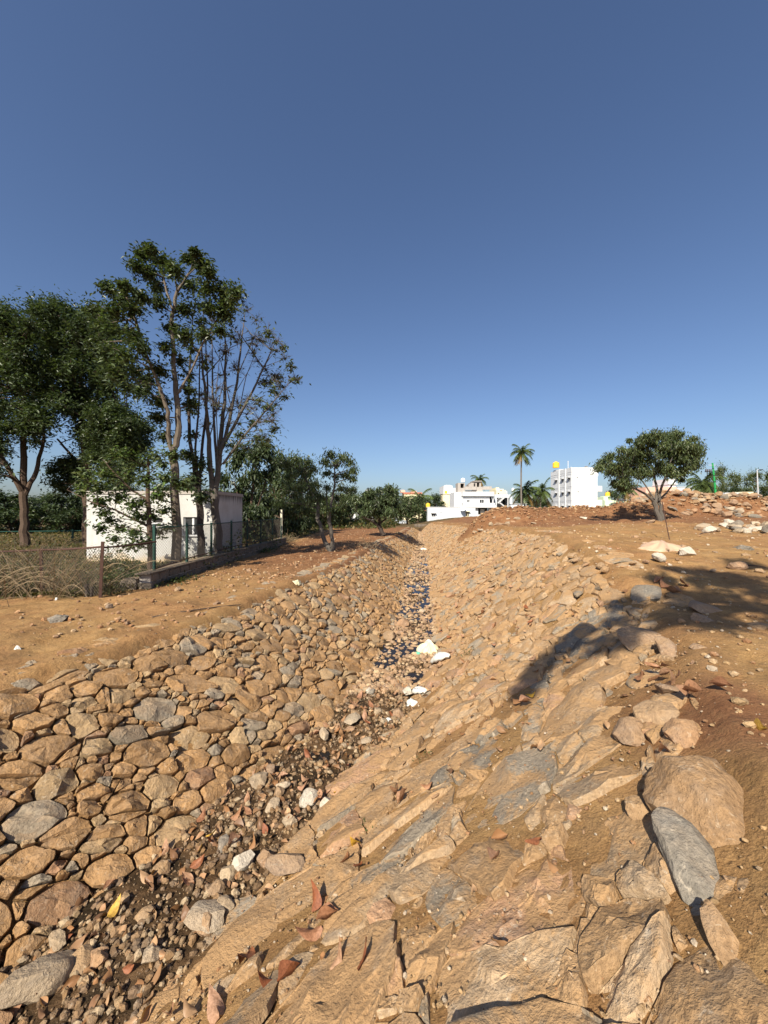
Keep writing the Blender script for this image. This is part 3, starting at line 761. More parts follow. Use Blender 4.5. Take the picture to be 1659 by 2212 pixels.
leaves([(1390, 1475), (1420, 1460), (1440, 1475), (1460, 1490), (1415, 1490), (1450, 1455), (1475, 1480), (1500, 1505), (1520, 1515), (1545, 1500)],
    'pinkish brown curled leaf in the cluster on the right crest', 'curled leaves on the right crest', (.75, 1.1), .07, ('ldry',))
uv = []
for i in range(56):
    y = 2.5+5*random.random()**1.2; t = random.uniform(.05, .97); x = float(T(_toeL, y))*(1-t)+float(T(_toeR, y))*t
    mt = random.choice(['ldry', 'ldry', 'ldry', 'ldry', 'lred']); cl = 'russet' if mt == 'lred' else 'dull brown'; zn = 'the nearest channel gravel' if y < 3.8 else 'the gravel beside the whitish rock' if y < 5.2 else 'the wet gravel before the torn sack'
    leaf(Vector((x, y, float(Gn(x, y)))), mt, f'{cl} dry leaf lying in {zn}', f'{cl} dry leaves in {zn}', random.uniform(.55, 1.0), lift=.03)
for i in range(34):
    y = random.uniform(4.6, 13); t = random.random()*.6; x = float(T(_toeR, y))*(1-t)+float(T(_crR, y))*t
    leaf(Vector((x, y, g1(x, y))), random.choice(['ldry', 'lred', 'ldry']), 'small dry leaf on the middle of the right bank', 'dry leaves on the right bank middle', random.uniform(.6, .95), lift=.04)
def litter(name, label, n, sampler, seed, cols):
    rng = np.random.default_rng(seed); P = sampler(rng, n); n = len(P); V = []; Fa = []; Tn = []; b = 0
    for p in P:
        me = LEAVES[rng.integers(6)]; co = np.empty(len(me.vertices)*3, dtype=np.float32); me.vertices.foreach_get('co', co); co = co.reshape(-1, 3)*rng.uniform(.35, .8)
        a, t, r_ = rng.uniform(0, 6.28), rng.normal(0, .45), rng.choice([0, math.pi])+rng.normal(0, .4); Mx = np.array(Matrix.Rotation(a, 3, 'Z') @ Matrix.Rotation(t, 3, 'Y') @ Matrix.Rotation(r_, 3, 'X'))
        V.append(co@Mx.T+p+np.array([0, 0, .025])); Fa.append(np.array([f.vertices[:] for f in me.polygons])+b); b += len(co); Tn.append(np.tile(np.array(cols[rng.integers(len(cols))])*rng.uniform(.7, 1.25), (len(co), 1)))
    return tag(link(name, mesh_np(name, np.vstack(V), np.vstack(Fa), True, np.vstack(Tn)), M['litter']), label, kind='stuff')
M['litter'] = leaf_mat('leaf_litter', .2, .15)
LIT = [(.33, .19, .10), (.27, .14, .065), (.40, .25, .14), (.2, .11, .06)]
litter('leaf_litter', 'small brown leaf litter between the stones of the near channel bed', 650, bed_sampler(1.3, 8, 1.3), 71, LIT)
def lit_slope(rng, n):
    y = 1.0+13*rng.random(n)**1.3; t = rng.random(n)**1.6; tr, cr = T(_toeR, y), T(_crR, y); x = tr+(cr-tr)*t; return np.stack([x, y, Gs(x, y)+.015], -1)
litter('leaf_litter', 'small brown leaf bits caught between the right bank stones', 130, lit_slope, 72, LIT)
leaves([(1440, 1270), (1460, 1275), (1480, 1268), (1420, 1262), (1450, 1285)], 'dry leaf in the tree shadow on the right bank top', 'dry leaves in the tree shadow', (1.0, 1.6), .04, ('ldry',))


# ------------------------------------------------------------------ trees
def Q1(z): return z*.4134                    # picture measures of the tree group
def U1(a): return a*.4134
def V1(b): return 493.7+b*.4134
def leaf_cloud(centers, radii, counts, size, seed, cols, droop=.5, aspect=.42, shell=.45, flat=.85):
    rng = np.random.default_rng(seed); P = []; C = []
    for c, r, n in zip(centers, radii, counts):
        n = int(n); d = rng.normal(0, 1, (n, 3)); d /= np.linalg.norm(d, axis=1)[:, None]
        rr = r*np.minimum(np.abs(rng.normal(0, .62, n))+.12, 1.75)
        P.append(np.array(c)+d*rr[:, None]*np.array([1, 1, flat])); C.append(np.tile(rng.uniform(.95, 1.55), n))
    P = np.vstack(P); C = np.concatenate(C); n = len(P)
    a = rng.uniform(0, 6.283, n); ax = np.stack([np.cos(a), np.sin(a), rng.normal(-droop, .45, n)], -1); ax /= np.linalg.norm(ax, axis=1)[:, None]
    up = np.stack([rng.normal(0, .45, n), rng.normal(0, .45, n), np.ones(n)], -1); sd_ = np.cross(ax, up); sd_ /= np.linalg.norm(sd_, axis=1)[:, None]
    nr = np.cross(sd_, ax); L = size*rng.uniform(.65, 1.3, n)[:, None]; w = L*aspect*.5
    V = np.stack([P, P+ax*L*.45+sd_*w+nr*L*.10, P+ax*L, P+ax*L*.45-sd_*w+nr*L*.10], 1).reshape(-1, 3)
    Fc = np.arange(4*n).reshape(n, 4)[:, [0, 1, 2, 3]]
    # fold: two triangles along the rib
    Fc = np.concatenate([Fc[:, [0, 1, 2]], Fc[:, [0, 2, 3]]])
    col = np.array(cols)[rng.integers(0, len(cols), n)]*(C*rng.uniform(.7, 1.3, n))[:, None]
    return V, Fc, np.repeat(col, 4, 0)
GREEN = [(.036, .054, .023), (.048, .070, .028), (.062, .084, .034), (.042, .058, .027), (.080, .102, .045)]
DARK = [(.026, .040, .018), (.034, .050, .022), (.044, .062, .026), (.06, .080, .036)]
OLIVE = [(.055, .075, .024), (.07, .09, .03), (.045, .062, .02), (.085, .098, .035)]
FRESH = [(.08, .13, .03), (.11, .16, .04), (.06, .10, .03)]
def bez(a, b, sag=0, n=5, jit=.0, rnd=random):
    a, b = Vector(a), Vector(b); m = (a+b)/2+Vector((rnd.uniform(-jit, jit), rnd.uniform(-jit, jit), sag)); out = []
    for i in range(n):
        t = i/(n-1); out.append(a*(1-t)**2+m*2*t*(1-t)+b*t*t)
    return out
def tree(name, label, cat, base, stems, clumps, leafsize, nleaf, cols, bark, seed, group=None, twigs=4, twig_r=.012, droop=.5, limb_r=.04, aspect=.42, shell=.3, mat='leaf', flat=.85, wander=.12):
    """stems: lists of (point, radius); clumps: (centre, radius[, density])"""
    rnd = random.Random(seed); root = empty(name, base, label, cat, group); tk = MB(); sp = []
    for st in stems:
        pts = [Vector(p) for p, r in st]; rad = [r for p, r in st]; fp = []; fr = []
        for i in range(len(pts)-1):
            for k in range(4):
                t = k/4; w = wander*min(rad[i]*1.6, .25) if k else 0
                fp.append(pts[i].lerp(pts[i+1], t)+Vector((rnd.gauss(0, w), rnd.gauss(0, w), 0))); fr.append(rad[i]*(1-t)+rad[i+1]*t)
        fp.append(pts[-1]); fr.append(rad[-1]); tk.tube(fp, fr, 8 if rad[0] > .06 else 5); sp += list(zip(fp, fr))
    cs = []; rr = []; nn = []
    for cl in clumps:
        c, r = Vector(cl[0]), cl[1]; dn = cl[2] if len(cl) > 2 else 1
        best = min(sp, key=lambda q: (q[0]-c).length+(.8*max(0, q[0].z-c.z+.3*r)*2))
        a = best[0]; L = (c-a).length; r0 = min(best[1]*.75, limb_r*(.5+.25*L))
        if L > .15:
            pts = bez(a, c, sag=L*rnd.uniform(-.02, .16), n=5, jit=L*.12, rnd=rnd); tk.tube(pts, [r0*(1-.16*i) for i in range(5)], 5)
        for k in range(twigs):
            d = Vector((rnd.gauss(0, 1), rnd.gauss(0, 1), rnd.gauss(.35, .8))).normalized()*r*rnd.uniform(.6, 1.05)
            tk.tube(bez(c-d*.15, c+d, sag=r*.1, n=4, jit=r*.15, rnd=rnd), [twig_r*1.2, twig_r, twig_r*.7, twig_r*.4], 4, cap=False)
        cs.append(c); rr.append(r); nn.append(max(2, nleaf*dn))
    tk.build('trunk', M[bark], root, 40)
    if cs:
        V, Fc, Tn = leaf_cloud(cs, rr, nn, leafsize, seed, cols, droop, aspect, shell, flat)
        link('crown', mesh_np('crown', V-np.array(base), Fc, False, Tn), M[mat], root)
    return root
def px(lst, d, r=None, jit=.0, rnd=random):
    return [W(a, b, d+rnd.uniform(-jit, jit)) for a, b in lst]
def stem1(lst, d, dd=0):     # (a, b, radius) in the tree group's picture measures, depth drifting by dd
    n = len(lst); return [(W(U1(a), V1(b), d+dd*i/max(1, n-1)), r) for i, (a, b, r) in enumerate(lst)]
def clump1(lst, d, spread=1.2, seed=1, dens=None):
    rnd = random.Random(seed); out = []
    for q in lst:
        a, b, r = q[:3]; dd = d+rnd.uniform(-spread, spread); out.append((W(U1(a), V1(b), dd), U1(r)/F*dd, q[3] if len(q) > 3 else 1))
    return out
def fill(poly, n, r0, r1, seed, d, spread, conv=clump1, minb=None):
    """clumps filling an outline"""
    rnd = random.Random(seed); xs_ = [p[0] for p in poly]; ys_ = [p[1] for p in poly]; out = []; tries = 0
    while len(out) < n and tries < 8000:
        tries += 1; x, y = rnd.uniform(min(xs_), max(xs_)), rnd.uniform(min(ys_), max(ys_)); ins = False; j = len(poly)-1
        for i in range(len(poly)):
            if (poly[i][1] > y) != (poly[j][1] > y) and x < (poly[j][0]-poly[i][0])*(y-poly[i][1])/(poly[j][1]-poly[i][1])+poly[i][0]: ins = not ins
            j = i
        if ins and all((x-q[0])**2+(y-q[1])**2 > (r0*.75)**2 for q in out[-40:]): out.append((x, y, rnd.uniform(r0, r1)))
    return conv(out, d, spread, seed)

# tall tree with pale trunk by the plinth
dA = 12.7
A_top = [(785,105,30),(745,130,38),(715,195,50),(780,230,55),(850,170,55),(905,215,50),(1018,120,18),(985,155,32),(1055,185,55),(1090,225,40),(820,305,45),(830,390,50),(990,290,60),(1080,315,70),(1150,320,60),(1230,335,55),(1195,395,60),(1175,445,55),(1090,415,55),(960,420,50),(900,520,50),(960,560,60),(1060,550,50,.6),(1150,530,45,.7),(830,740,55),(740,850,70),(985,840,50,.6),(840,900,60),(830,985,50),(1000,915,40),(865,1080,35),(940,690,50,.5),(870,620,50,.6)]
A_left = [(560,305,45),(652,300,40),(640,365,60),(700,420,60),(600,430,70),(740,355,36),(500,425,55),(540,500,70),(620,540,80),(700,560,60),(500,600,75),(570,650,80),(650,660,75),(740,620,50),(600,760,80),(700,745,70),(665,830,65),(765,800,50)]
tree('broadleaf_tree', 'tallest tree with a pale forked trunk standing at the green fence', 'tree', tuple(W(U1(920), V1(1800), dA)),
     [stem1([(922,1802,.155),(920,1500,.135),(915,1300,.125),(903,1170,.13)], dA), stem1([(903,1180,.10),(930,1080,.10),(925,900,.085),(905,700,.07),(895,480,.06),(925,330,.05),(990,230,.03),(1040,160,.015)], dA, .3),
      stem1([(903,1180,.075),(878,1080,.07),(880,960,.06),(830,820,.055),(760,650,.045),(705,470,.04),(670,370,.02)], dA, -.8), stem1([(900,420,.04),(870,330,.035),(850,230,.025),(790,120,.012)], dA, .3),
      stem1([(930,860,.045),(1000,740,.035),(1080,560,.03),(1170,420,.025),(1230,350,.012)], dA, .8)],
     clump1(A_top, dA, .7, 3)+clump1(A_left, dA-.4, .9, 4), .155, 400, GREEN+DARK, 'bark_pale', 31, twigs=3)
# dark left trees beyond the fence
tree('broadleaf_tree', 'dark dense tree with the leftmost thick trunk', 'tree', tuple(W(U1(130), V1(1665), 21)),
     [stem1([(130,1668,.24),(125,1500,.19),(122,1370,.19)], 21), stem1([(122,1380,.16),(70,1300,.12),(0,1180,.1),(-60,950,.06)], 21, -1), stem1([(122,1380,.17),(125,1200,.15),(120,950,.1),(110,650,.06)], 21), stem1([(130,1390,.13),(190,1270,.11),(225,1130,.08),(230,950,.05)], 21, 1)],
     fill([(-160,450),(0,400),(60,440),(200,420),(240,600),(260,800),(250,1000),(180,1150),(60,1000),(-30,1280),(-160,1300)], 120, 48, 78, 5, 21, 2.6), .21, 420, DARK, 'bark', 32)
tree('broadleaf_tree', 'dark dense tree whose brown trunk stands left of the white hut', 'tree', tuple(W(U1(460), V1(1670), 22)),
     [stem1([(460,1672,.27),(458,1450,.22),(455,1250,.2)], 22), stem1([(455,1260,.15),(430,1050,.12),(420,800,.08),(400,550,.05)], 22, -.7), stem1([(455,1260,.15),(470,1050,.12),(520,800,.08),(560,600,.04)], 22, .8), stem1([(455,1300,.09),(370,1180,.07),(300,1100,.05)], 22, 1), stem1([(455,1200,.09),(560,1100,.07),(650,1050,.05)], 22, -1)],
     fill([(210,420),(330,385),(440,420),(560,450),(640,600),(620,900),(760,1050),(740,1150),(560,1200),(480,1250),(380,1000),(290,950),(240,700)], 140, 48, 76, 6, 21.5, 2.4)+fill([(250,1270),(330,1200),(450,1230),(470,1400),(300,1380)], 14, 30, 55, 7, 23, 1), .21, 420, DARK, 'bark', 33)
tree('broadleaf_tree', 'leafy tree behind the white hut, hanging over its roof', 'tree', tuple(W(U1(640), V1(1640), 20.5)),
     [stem1([(640,1640,.16),(650,1400,.13),(660,1200,.1),(650,1050,.05)], 20.5), stem1([(652,1350,.08),(560,1200,.06),(520,1100,.04)], 20.5)],
     fill([(460,1010),(560,950),(700,960),(770,1060),(740,1180),(640,1290),(520,1260),(460,1150)], 40, 42, 66, 8, 20, 1.3), .19, 380, DARK+GREEN, 'bark', 34)
# slim dark vine-grown trunk
dV = 14.2
tree('slim_tree', 'slim dark vine grown trunk in front of the hut window', 'tree', tuple(W(U1(1055), V1(1755), dV)),
     [stem1([(1055,1757,.13),(1048,1500,.12),(1035,1350,.11)], dV), stem1([(1030,1360,.07),(990,1100,.06),(985,850,.045),(1000,600,.03),(1010,430,.012)], dV, .4), stem1([(1040,1360,.06),(1060,1100,.05),(1085,850,.035),(1075,600,.02),(1060,430,.01)], dV, .8), stem1([(1035,1330,.05),(1020,1150,.04),(1040,900,.03),(1045,620,.015)], dV, -.4)],
     clump1([(1045,1230,60),(1000,1310,55),(1060,1400,45),(1020,1330,60),(985,1180,45),(1010,1080,40,.5),(1000,960,40,.4),(980,760,40,.4),(1060,700,45,.35),(1000,620,45,.35),(1040,480,50,.3),(1020,400,50,.3),(1090,560,45,.3)], dV, .5, 9), .18, 190, GREEN, 'bark_dark', 35, twigs=8, twig_r=.01)
# sparse vase shaped tree
dB = 14.6; rnd_ = random.Random(77)
tipsB = [(1000,700),(1050,520),(1105,480),(1170,470),(1230,420),(1290,430),(1340,480),(1400,540),(1450,590),(1490,680),(1540,790),(1480,830),(1440,920),(1420,1010),(1380,1090),(1250,560),(1180,650),(1320,650),(1390,740),(1100,700),(1290,900)]
stB = [stem1([(1142,1747,.17),(1135,1550,.145),(1118,1380,.14)], dB), stem1([(1110,1390,.10),(1095,1200,.09),(1085,1000,.06),(1060,760,.04),(1050,520,.012)], dB, -.6), stem1([(1122,1390,.11),(1140,1250,.10),(1155,1080,.08),(1175,850,.055),(1180,650,.035),(1170,470,.01)], dB, .3),
       stem1([(1150,1180,.07),(1200,1000,.06),(1240,800,.045),(1260,600,.03),(1280,440,.01)], dB, .8), stem1([(1160,1150,.065),(1230,1020,.055),(1320,850,.04),(1400,680,.025),(1440,590,.01)], dB, .2), stem1([(1165,1230,.05),(1260,1100,.045),(1380,960,.03),(1500,820,.012)], dB, -.7), stem1([(1135,1300,.06),(1120,1050,.05),(1110,800,.035),(1105,490,.01)], dB, 1)]
for _ in range(46):
    q = rnd_.choice(stB[1:]); k = rnd_.randrange(1, len(q)-1); a = Vector(q[k][0]).lerp(Vector(q[k+1][0]), rnd_.random()); t = rnd_.choice(tipsB); e = W(U1(t[0]+rnd_.uniform(-70, 40)), V1(t[1]+rnd_.uniform(-20, 160)), dB+rnd_.uniform(-1, 1))
    if e.z < a.z+.4: continue
    m_ = a.lerp(e, .5)+Vector((rnd_.uniform(-.15, .15), rnd_.uniform(-.2, .2), rnd_.uniform(.0, .3))); stB.append([(a, .022), (m_, .015), (e, .005)])
tree('bare_tree', 'half bare vase shaped tree with many fine branches at the hut corner', 'tree', tuple(W(U1(1142), V1(1745), dB)), stB,
     clump1([(a, b, 55, .09) for a, b in tipsB]+[(rnd_.uniform(1050, 1450), rnd_.uniform(520, 1050), 60, .05) for _ in range(44)]+
            [(1400,550,40,.3),(1480,620,38,.3),(1520,720,40,.35),(1545,790,34,.4),(1450,775,45,.7),(1385,800,45,.6),(1430,850,48,.6),(1400,930,42,.5),(1430,1050,42,.5),(1350,900,45,.4),(1320,1020,40,.5),(1400,1110,38,.4),(1350,1090,45,.5),(1250,1080,50,.5),(1200,1130,40,.5),(1290,1150,40,.4),(1490,880,30,.3)], dB, 1.1, 10), .16, 150, GREEN+OLIVE, 'bark_grey', 36, twigs=22, twig_r=.007, limb_r=.02)
# shrubby small tree in front of the hut wall
dC = 11.9
tree('small_tree', 'small shrubby tree with broad leaves spread before the white hut wall', 'tree', tuple(W(U1(790), V1(1805), dC)),
     [stem1([(792,1807,.09),(785,1600,.075),(772,1370,.06),(775,1200,.03)], dC), stem1([(785,1560,.045),(700,1520,.035),(600,1470,.028),(480,1430,.02),(350,1365,.01)], dC, -.5), stem1([(775,1420,.04),(690,1370,.03),(610,1290,.022),(540,1210,.01)], dC, -.3), stem1([(775,1400,.03),(850,1420,.025),(930,1440,.012)], dC, .3), stem1([(690,1370,.02),(640,1380,.015),(560,1390,.008)], dC)],
     clump1([(800,1185,55),(740,1230,60),(680,1290,65),(560,1290,60),(500,1345,55),(620,1400,65),(700,1440,60),(780,1500,45),(830,1580,45,.7),(580,1520,45,.6),(640,1560,42,.7),(860,1470,45,.6),(850,1230,50,.6),(520,1420,45),(700,1590,40,.6),(640,1310,55),(760,1310,50),(420,1370,30,.5),(650,1190,40,.6),(760,1420,45,.6),(540,1480,40,.5),(720,1500,40,.6)], dC, .7, 12)+clump1([(560,1230,55),(620,1170,50),(860,1300,60),(900,1180,45),(940,1330,50),(830,1390,55),(450,1290,50),(530,1560,45,.6),(600,1620,40,.6),(680,1650,40,.5),(880,1560,45,.6),(740,1640,40,.6)], dC, .7, 22), .135, 210, GREEN+OLIVE+FRESH[:1], 'bark', 37, twigs=4, twig_r=.006, aspect=.55, limb_r=.02)
# ---- mango trees down the track
def U2(a): return 548.6+a*.3968
def V2(b): return 905.2+b*.3968
def stem2(lst, d, dd=0):
    n = len(lst); return [(W(U2(a), V2(b), d+dd*i/max(1, n-1)), r) for i, (a, b, r) in enumerate(lst)]
def clump2(lst, d, spread=1, seed=1):
    rnd = random.Random(seed); out = []
    for q in lst:
        dd = d+rnd.uniform(-spread, spread); out.append((W(U2(q[0]), V2(q[1]), dd), q[2]*.3968/F*dd, q[3] if len(q) > 3 else 1))
    return out
dI = 19.4
tree('mango_tree', 'twin stemmed mango tree on the red dirt of the left track', 'tree', tuple(W(U2(418), V2(722), dI)),
     [stem2([(420,722,.15),(385,665,.115),(365,590,.10),(345,540,.1),(350,470,.08),(310,390,.06),(270,300,.04)], dI, .8), stem2([(428,722,.13),(428,660,.10),(412,570,.10),(408,520,.085),(425,440,.06),(440,350,.05),(440,260,.03)], dI, -.3), stem2([(405,540,.06),(395,440,.045),(395,360,.03)], dI, .5)],
     clump2([(180,240,40),(230,215,45),(290,230,45),(320,270,45),(260,290,55),(190,310,50),(330,350,55),(250,370,55),(170,390,45),(300,430,50),(220,450,45),(360,420,40,.7),(150,460,40),(290,500,40),(345,560,30,.6)], dI+.6, .8, 13)
     +clump2([(420,190,38),(480,205,38),(390,230,36),(450,240,42),(520,230,34),(540,275,28),(500,300,36),(400,290,36,.7),(540,320,22),(450,310,40,.6),(470,370,40,.7),(400,370,36,.6),(510,380,30,.6),(390,490,32),(450,430,34,.5),(480,470,28,.5),(540,380,25,.5),(430,530,26,.5)], dI-.3, .7, 14), .18, 250, GREEN+OLIVE, 'bark_grey', 38, droop=1.2, aspect=.28, twigs=3)
dJ = 31
tree('mango_tree', 'low spreading mango tree leaning left at the edge of the left bank', 'tree', tuple(W(U2(705), V2(632), dJ)),
     [stem2([(706,634,.2),(690,600,.17),(680,575,.16)], dJ), stem2([(680,580,.11),(640,555,.09),(590,530,.06),(555,500,.03)], dJ, -.5), stem2([(682,580,.12),(685,530,.1),(690,460,.06),(700,400,.03)], dJ), stem2([(684,570,.08),(730,530,.06),(790,490,.03)], dJ, .6), stem2([(668,565,.07),(620,520,.05),(620,440,.03)], dJ, .6)],
     clump2(fill([(540,440),(600,400),(660,390),(690,355),(760,380),(790,430),(830,470),(815,520),(740,510),(690,520),(620,520),(565,510)], 46, 22, 36, 15, 1, 0, conv=lambda l, d, s, k: l), dJ, 1.5, 15), .30, 180, GREEN, 'bark_dark', 39, droop=1.0, aspect=.3)
# mango tree on the right bank
def U3(a): return 1097.2+a*.3386
def V3(b): return 877.8+b*.3386
def stem3(lst, d, dd=0):
    n = len(lst); return [(W(U3(a), V3(b), d+dd*i/max(1, n-1)), r) for i, (a, b, r) in enumerate(lst)]
def clump3(lst, d, spread=1, seed=1):
    rnd = random.Random(seed); out = []
    for q in lst:
        dd = d+rnd.uniform(-spread, spread); out.append((W(U3(q[0]), V3(q[1]), dd), q[2]*.3386/F*dd, q[3] if len(q) > 3 else 1))
    return out
dR = 21
tree('mango_tree', 'round crowned mango tree standing alone on the right bank top', 'tree', tuple(W(U3(978), V3(748), dR)),
     [stem3([(975,748,0.143),(945,660,0.112),(930,600,0.120)], dR), stem3([(990,735,0.098),(975,650,0.083),(960,590,0.083)], dR+.1), stem3([(930,610,0.075),(880,560,0.060),(800,520,0.045),(730,480,0.022)], dR, -.6), stem3([(945,610,0.083),(950,520,0.068),(930,420,0.045),(900,330,0.030)], dR, .4), stem3([(960,600,0.075),(985,500,0.060),(1020,400,0.038),(1060,300,0.022)], dR, -.4), stem3([(965,600,0.060),(1020,540,0.045),(1080,460,0.034),(1140,400,0.019)], dR, .6), stem3([(935,590,0.045),(860,480,0.038),(780,400,0.022)], dR, .8)],
     clump3(fill([(575,370),(640,310),(690,275),(780,240),(860,190),(980,165),(1100,170),(1170,190),(1230,250),(1235,330),(1180,400),(1090,440),(1000,430),(900,440),(830,470),(760,520),(700,500),(640,440),(580,410)], 100, 28, 46, 16, 1, 0, conv=lambda l, d, s, k: l), dR, 1.6, 16)+clump3([(775,212,14),(600,365,25),(640,330,30),(690,500,30),(730,520,25),(1105,465,12)], dR, .5, 17), .17, 300, GREEN+OLIVE, 'bark_grey', 40, droop=1.2, aspect=.3, twigs=3)
# tree behind the photographer on the right bank: its crown shades the bank top
tree('broadleaf_tree', 'broadleaf tree on the right bank whose crown shades the bank top', 'tree', (2.9, -4.6, -1.42),
     [[((2.9, -4.6, -1.45), .2), ((2.6, -4.4, 2), .16), ((1.9, -4.1, 4.6), .12), ((1.0, -3.5, 7.6), .06)], [((2.6, -4.4, 2), .1), ((3.2, -4.3, 5), .08), ((3.4, -4.0, 8), .04)]],
     [((.2, -3.6, 6.6), 0.34), ((1.0, -3.6, 7.6), 0.50), ((1.9, -3.3, 7.9), 0.43), ((2.6, -3.4, 7.2), 0.46), ((3.3, -3.3, 7.6), 0.43), ((1.6, -3.7, 6.9), 0.37), ((3.9, -3.3, 7.1), 0.50), ((.9, -2.9, 7.0), 0.31), ((-.2, -3.3, 7.4), 0.20), ((-.9, -3.9, 6.6), 0.23), ((2.2, -3.0, 7.0), 0.43), ((3.2, -2.8, 6.6), 0.43), ((1.5, -3.2, 8.6), 0.37), ((.3, -4.2, 7), 0.31), ((1.0, -4.4, 7), 0.28), ((.6, -3.4, 7), 0.31), ((1.8, -2.1, 7), 0.25), ((2.4, -1.9, 7), 0.28), ((1.2, -1.9, 7), 0.22), ((-1.0, -3.5, 7), 0.12), ((-1.5, -3.9, 7), 0.11), ((-2.1, -4.4, 7), 0.10), ((-2.6, -5.1, 7), 0.09), ((-.5, -3.5, 7), 0.14), ((-1.25, -3.7, 7), 0.09), ((-1.8, -4.15, 7), 0.09), ((-2.35, -4.75, 7), 0.07), ((2.9, -2.5, 8.5), 0.31), ((4.6, -3.2, 7.6), 0.50), ((1.3, -2.9, 8.6), 0.25)], .17, 420, GREEN, 'bark', 41, twigs=4)
# ---- farther trees: a few built kinds, copied
def proto_tree(name, label, cat, seed, h, r, nl, ls, cols, bark, group=None, trunkh=.35, lobes=26, loc=(0, 0, 0)):
    rnd = random.Random(seed); base = Vector(loc); cl = []
    for i in range(lobes):
        a = rnd.uniform(0, 6.28); q = rnd.random()**.5; z = h*(trunkh+(1-trunkh)*rnd.random()); k = math.sin(math.pi*min(1, max(.08, (z/h-trunkh)/(1-trunkh)*.85+.12)))**.6
        cl.append((base+Vector((math.cos(a)*r*q*k, math.sin(a)*r*q*k, z-.15*h*(1-k)*0)), r*rnd.uniform(.2, .34)))
    st = [[(base, h*.028), (base+Vector((rnd.uniform(-.1, .1)*r, rnd.uniform(-.1, .1)*r, h*trunkh)), h*.022), (base+Vector((rnd.uniform(-.2, .2)*r, 0, h*.8)), h*.008)],
          [(base+Vector((0, 0, h*trunkh*.8)), h*.015), (base+Vector((r*.45, .1, h*.62)), h*.006)], [(base+Vector((0, 0, h*trunkh*.7)), h*.015), (base+Vector((-r*.45, -.1, h*.6)), h*.006)]]
    return tree(name, label, cat, tuple(base), st, cl, ls, nl, cols, bark, seed, group, twigs=2, twig_r=.015, droop=.7, limb_r=.06)
def copy_tree(o, loc, sc, rz, label=None, group=None):
    r = o.copy(); S.collection.objects.link(r); r.location = loc; r.scale = sc if hasattr(sc, '__len__') else (sc,)*3; r.rotation_euler = (0, 0, rz)
    if label: r['label'] = label
    if group: r['group'] = group
    for ch in o.children:
        c = ch.copy(); S.collection.objects.link(c); c.parent = r
        for g in ch.children:
            q = g.copy(); S.collection.objects.link(q); q.parent = c
    return r
def gl(u, d): x = X(u, d); return (x, d, g1(x, d)-.05)
def H_(vtop, d, u): return Z(vtop, d)-g1(X(u, d), d)
FT = {}
def far_tree(kind, u, d, vtop, wpx, label, group=None):
    h = H_(vtop, d, u); r = wpx/F*d/2
    if kind not in FT:
        c = {'dense': (DARK, .36, 260, .12), 'olive': (OLIVE+GREEN, .34, 230, .14), 'airy': (OLIVE, .26, 130, .25)}[kind]
        FT[kind] = (proto_tree({'dense': 'dense_tree', 'olive': 'bushy_tree', 'airy': 'airy_tree'}[kind], label, 'tree', len(FT)+60, 6, 3, c[2], c[1], c[0], 'bark', group, c[3], 30, gl(u, d)), gl(u, d))
        o = FT[kind][0]; o.scale = (r/3, r/3, h/6); return o
    return copy_tree(FT[kind][0], gl(u, d), (r/3, r/3, h/6), random.uniform(0, 6.28), label, group)
random.seed(33)
far_tree('dense', 540, 25, 955, 150, 'large dark tree rising behind the right end of the white hut')
far_tree('dense', 612, 30, 985, 95, 'dark tree between the hut and the twin stemmed mango')
far_tree('olive', 580, 34, 1030, 100, 'bushy tree behind the thin yellow post')
far_tree('dense', 645, 36, 1000, 110, 'dark tree directly behind the twin stemmed mango')
far_tree('olive', 880, 66, 1062, 70, 'round green tree above the parked silver car')
far_tree('dense', 905, 74, 1075, 60, 'dark tree behind the silver car')
far_tree('dense', 940, 82, 1070, 56, 'dark round tree beside the cream building')
far_tree('olive', 700, 48, 1060, 100, 'bushy tree behind the white garden wall')
far_tree('olive', 735, 52, 1052, 70, 'tree left of the leaning mango')
far_tree('dense', 760, 56, 1066, 70, 'dark tree behind the leaning mango')
far_tree('olive', 800, 60, 1066, 70, 'green tree behind the leaning mango crown')
for (u, d, vt, wp, lb) in [(-60, 36, 1060, 130, 'dark low tree cut by the left frame edge'), (20, 34, 1065, 130, 'dark low tree left of the leftmost thick trunk'), (85, 38, 1072, 110, 'dark low tree just right of the leftmost thick trunk'), (140, 36, 1068, 100, 'dark low tree midway between the two thick trunks'), (195, 38, 1070, 90, 'dark low tree behind the thick trunk beside the hut'),
        (240, 40, 1040, 110, 'dark tree top above the left end of the hut'), (300, 42, 1060, 110, 'dark low tree hidden behind the left half of the hut'), (360, 40, 1050, 110, 'dark tree behind the middle of the hut roof'), (420, 42, 1050, 110, 'dark tree behind the slim vine grown trunk'), (475, 40, 1060, 110, 'dark low tree behind the right wall of the hut')]:
    far_tree('dense', u, d, vt, wp, lb, 'low trees in the row behind the white hut')
for i, (u, d, vt, wp) in enumerate([(50, 70, 1080, 90), (120, 72, 1085, 90), (560, 60, 1070, 90), (610, 62, 1075, 80), (665, 64, 1080, 80), (-20, 70, 1075, 90), (200, 75, 1080, 110), (330, 75, 1080, 120), (450, 75, 1080, 110)]):
    far_tree('olive', u, d, vt, wp, 'distant green tree closing the view on the left', 'distant trees on the left')
far_tree('dense', 1133, 97, 1072, 60, 'dark tree behind the white stair building')
far_tree('dense', 1160, 90, 1080, 50, 'dark bush behind the two short palms')
far_tree('dense', 1180, 88, 1083, 44, 'dark bush against the three storey building')
far_tree('airy', 1560, 85, 1010, 50, 'tall dark tree rising above the right palm')
far_tree('airy', 1590, 80, 1025, 62, 'greyish tree behind the green pole')
far_tree('airy', 1630, 78, 1022, 70, 'greyish tree behind the lamp post')
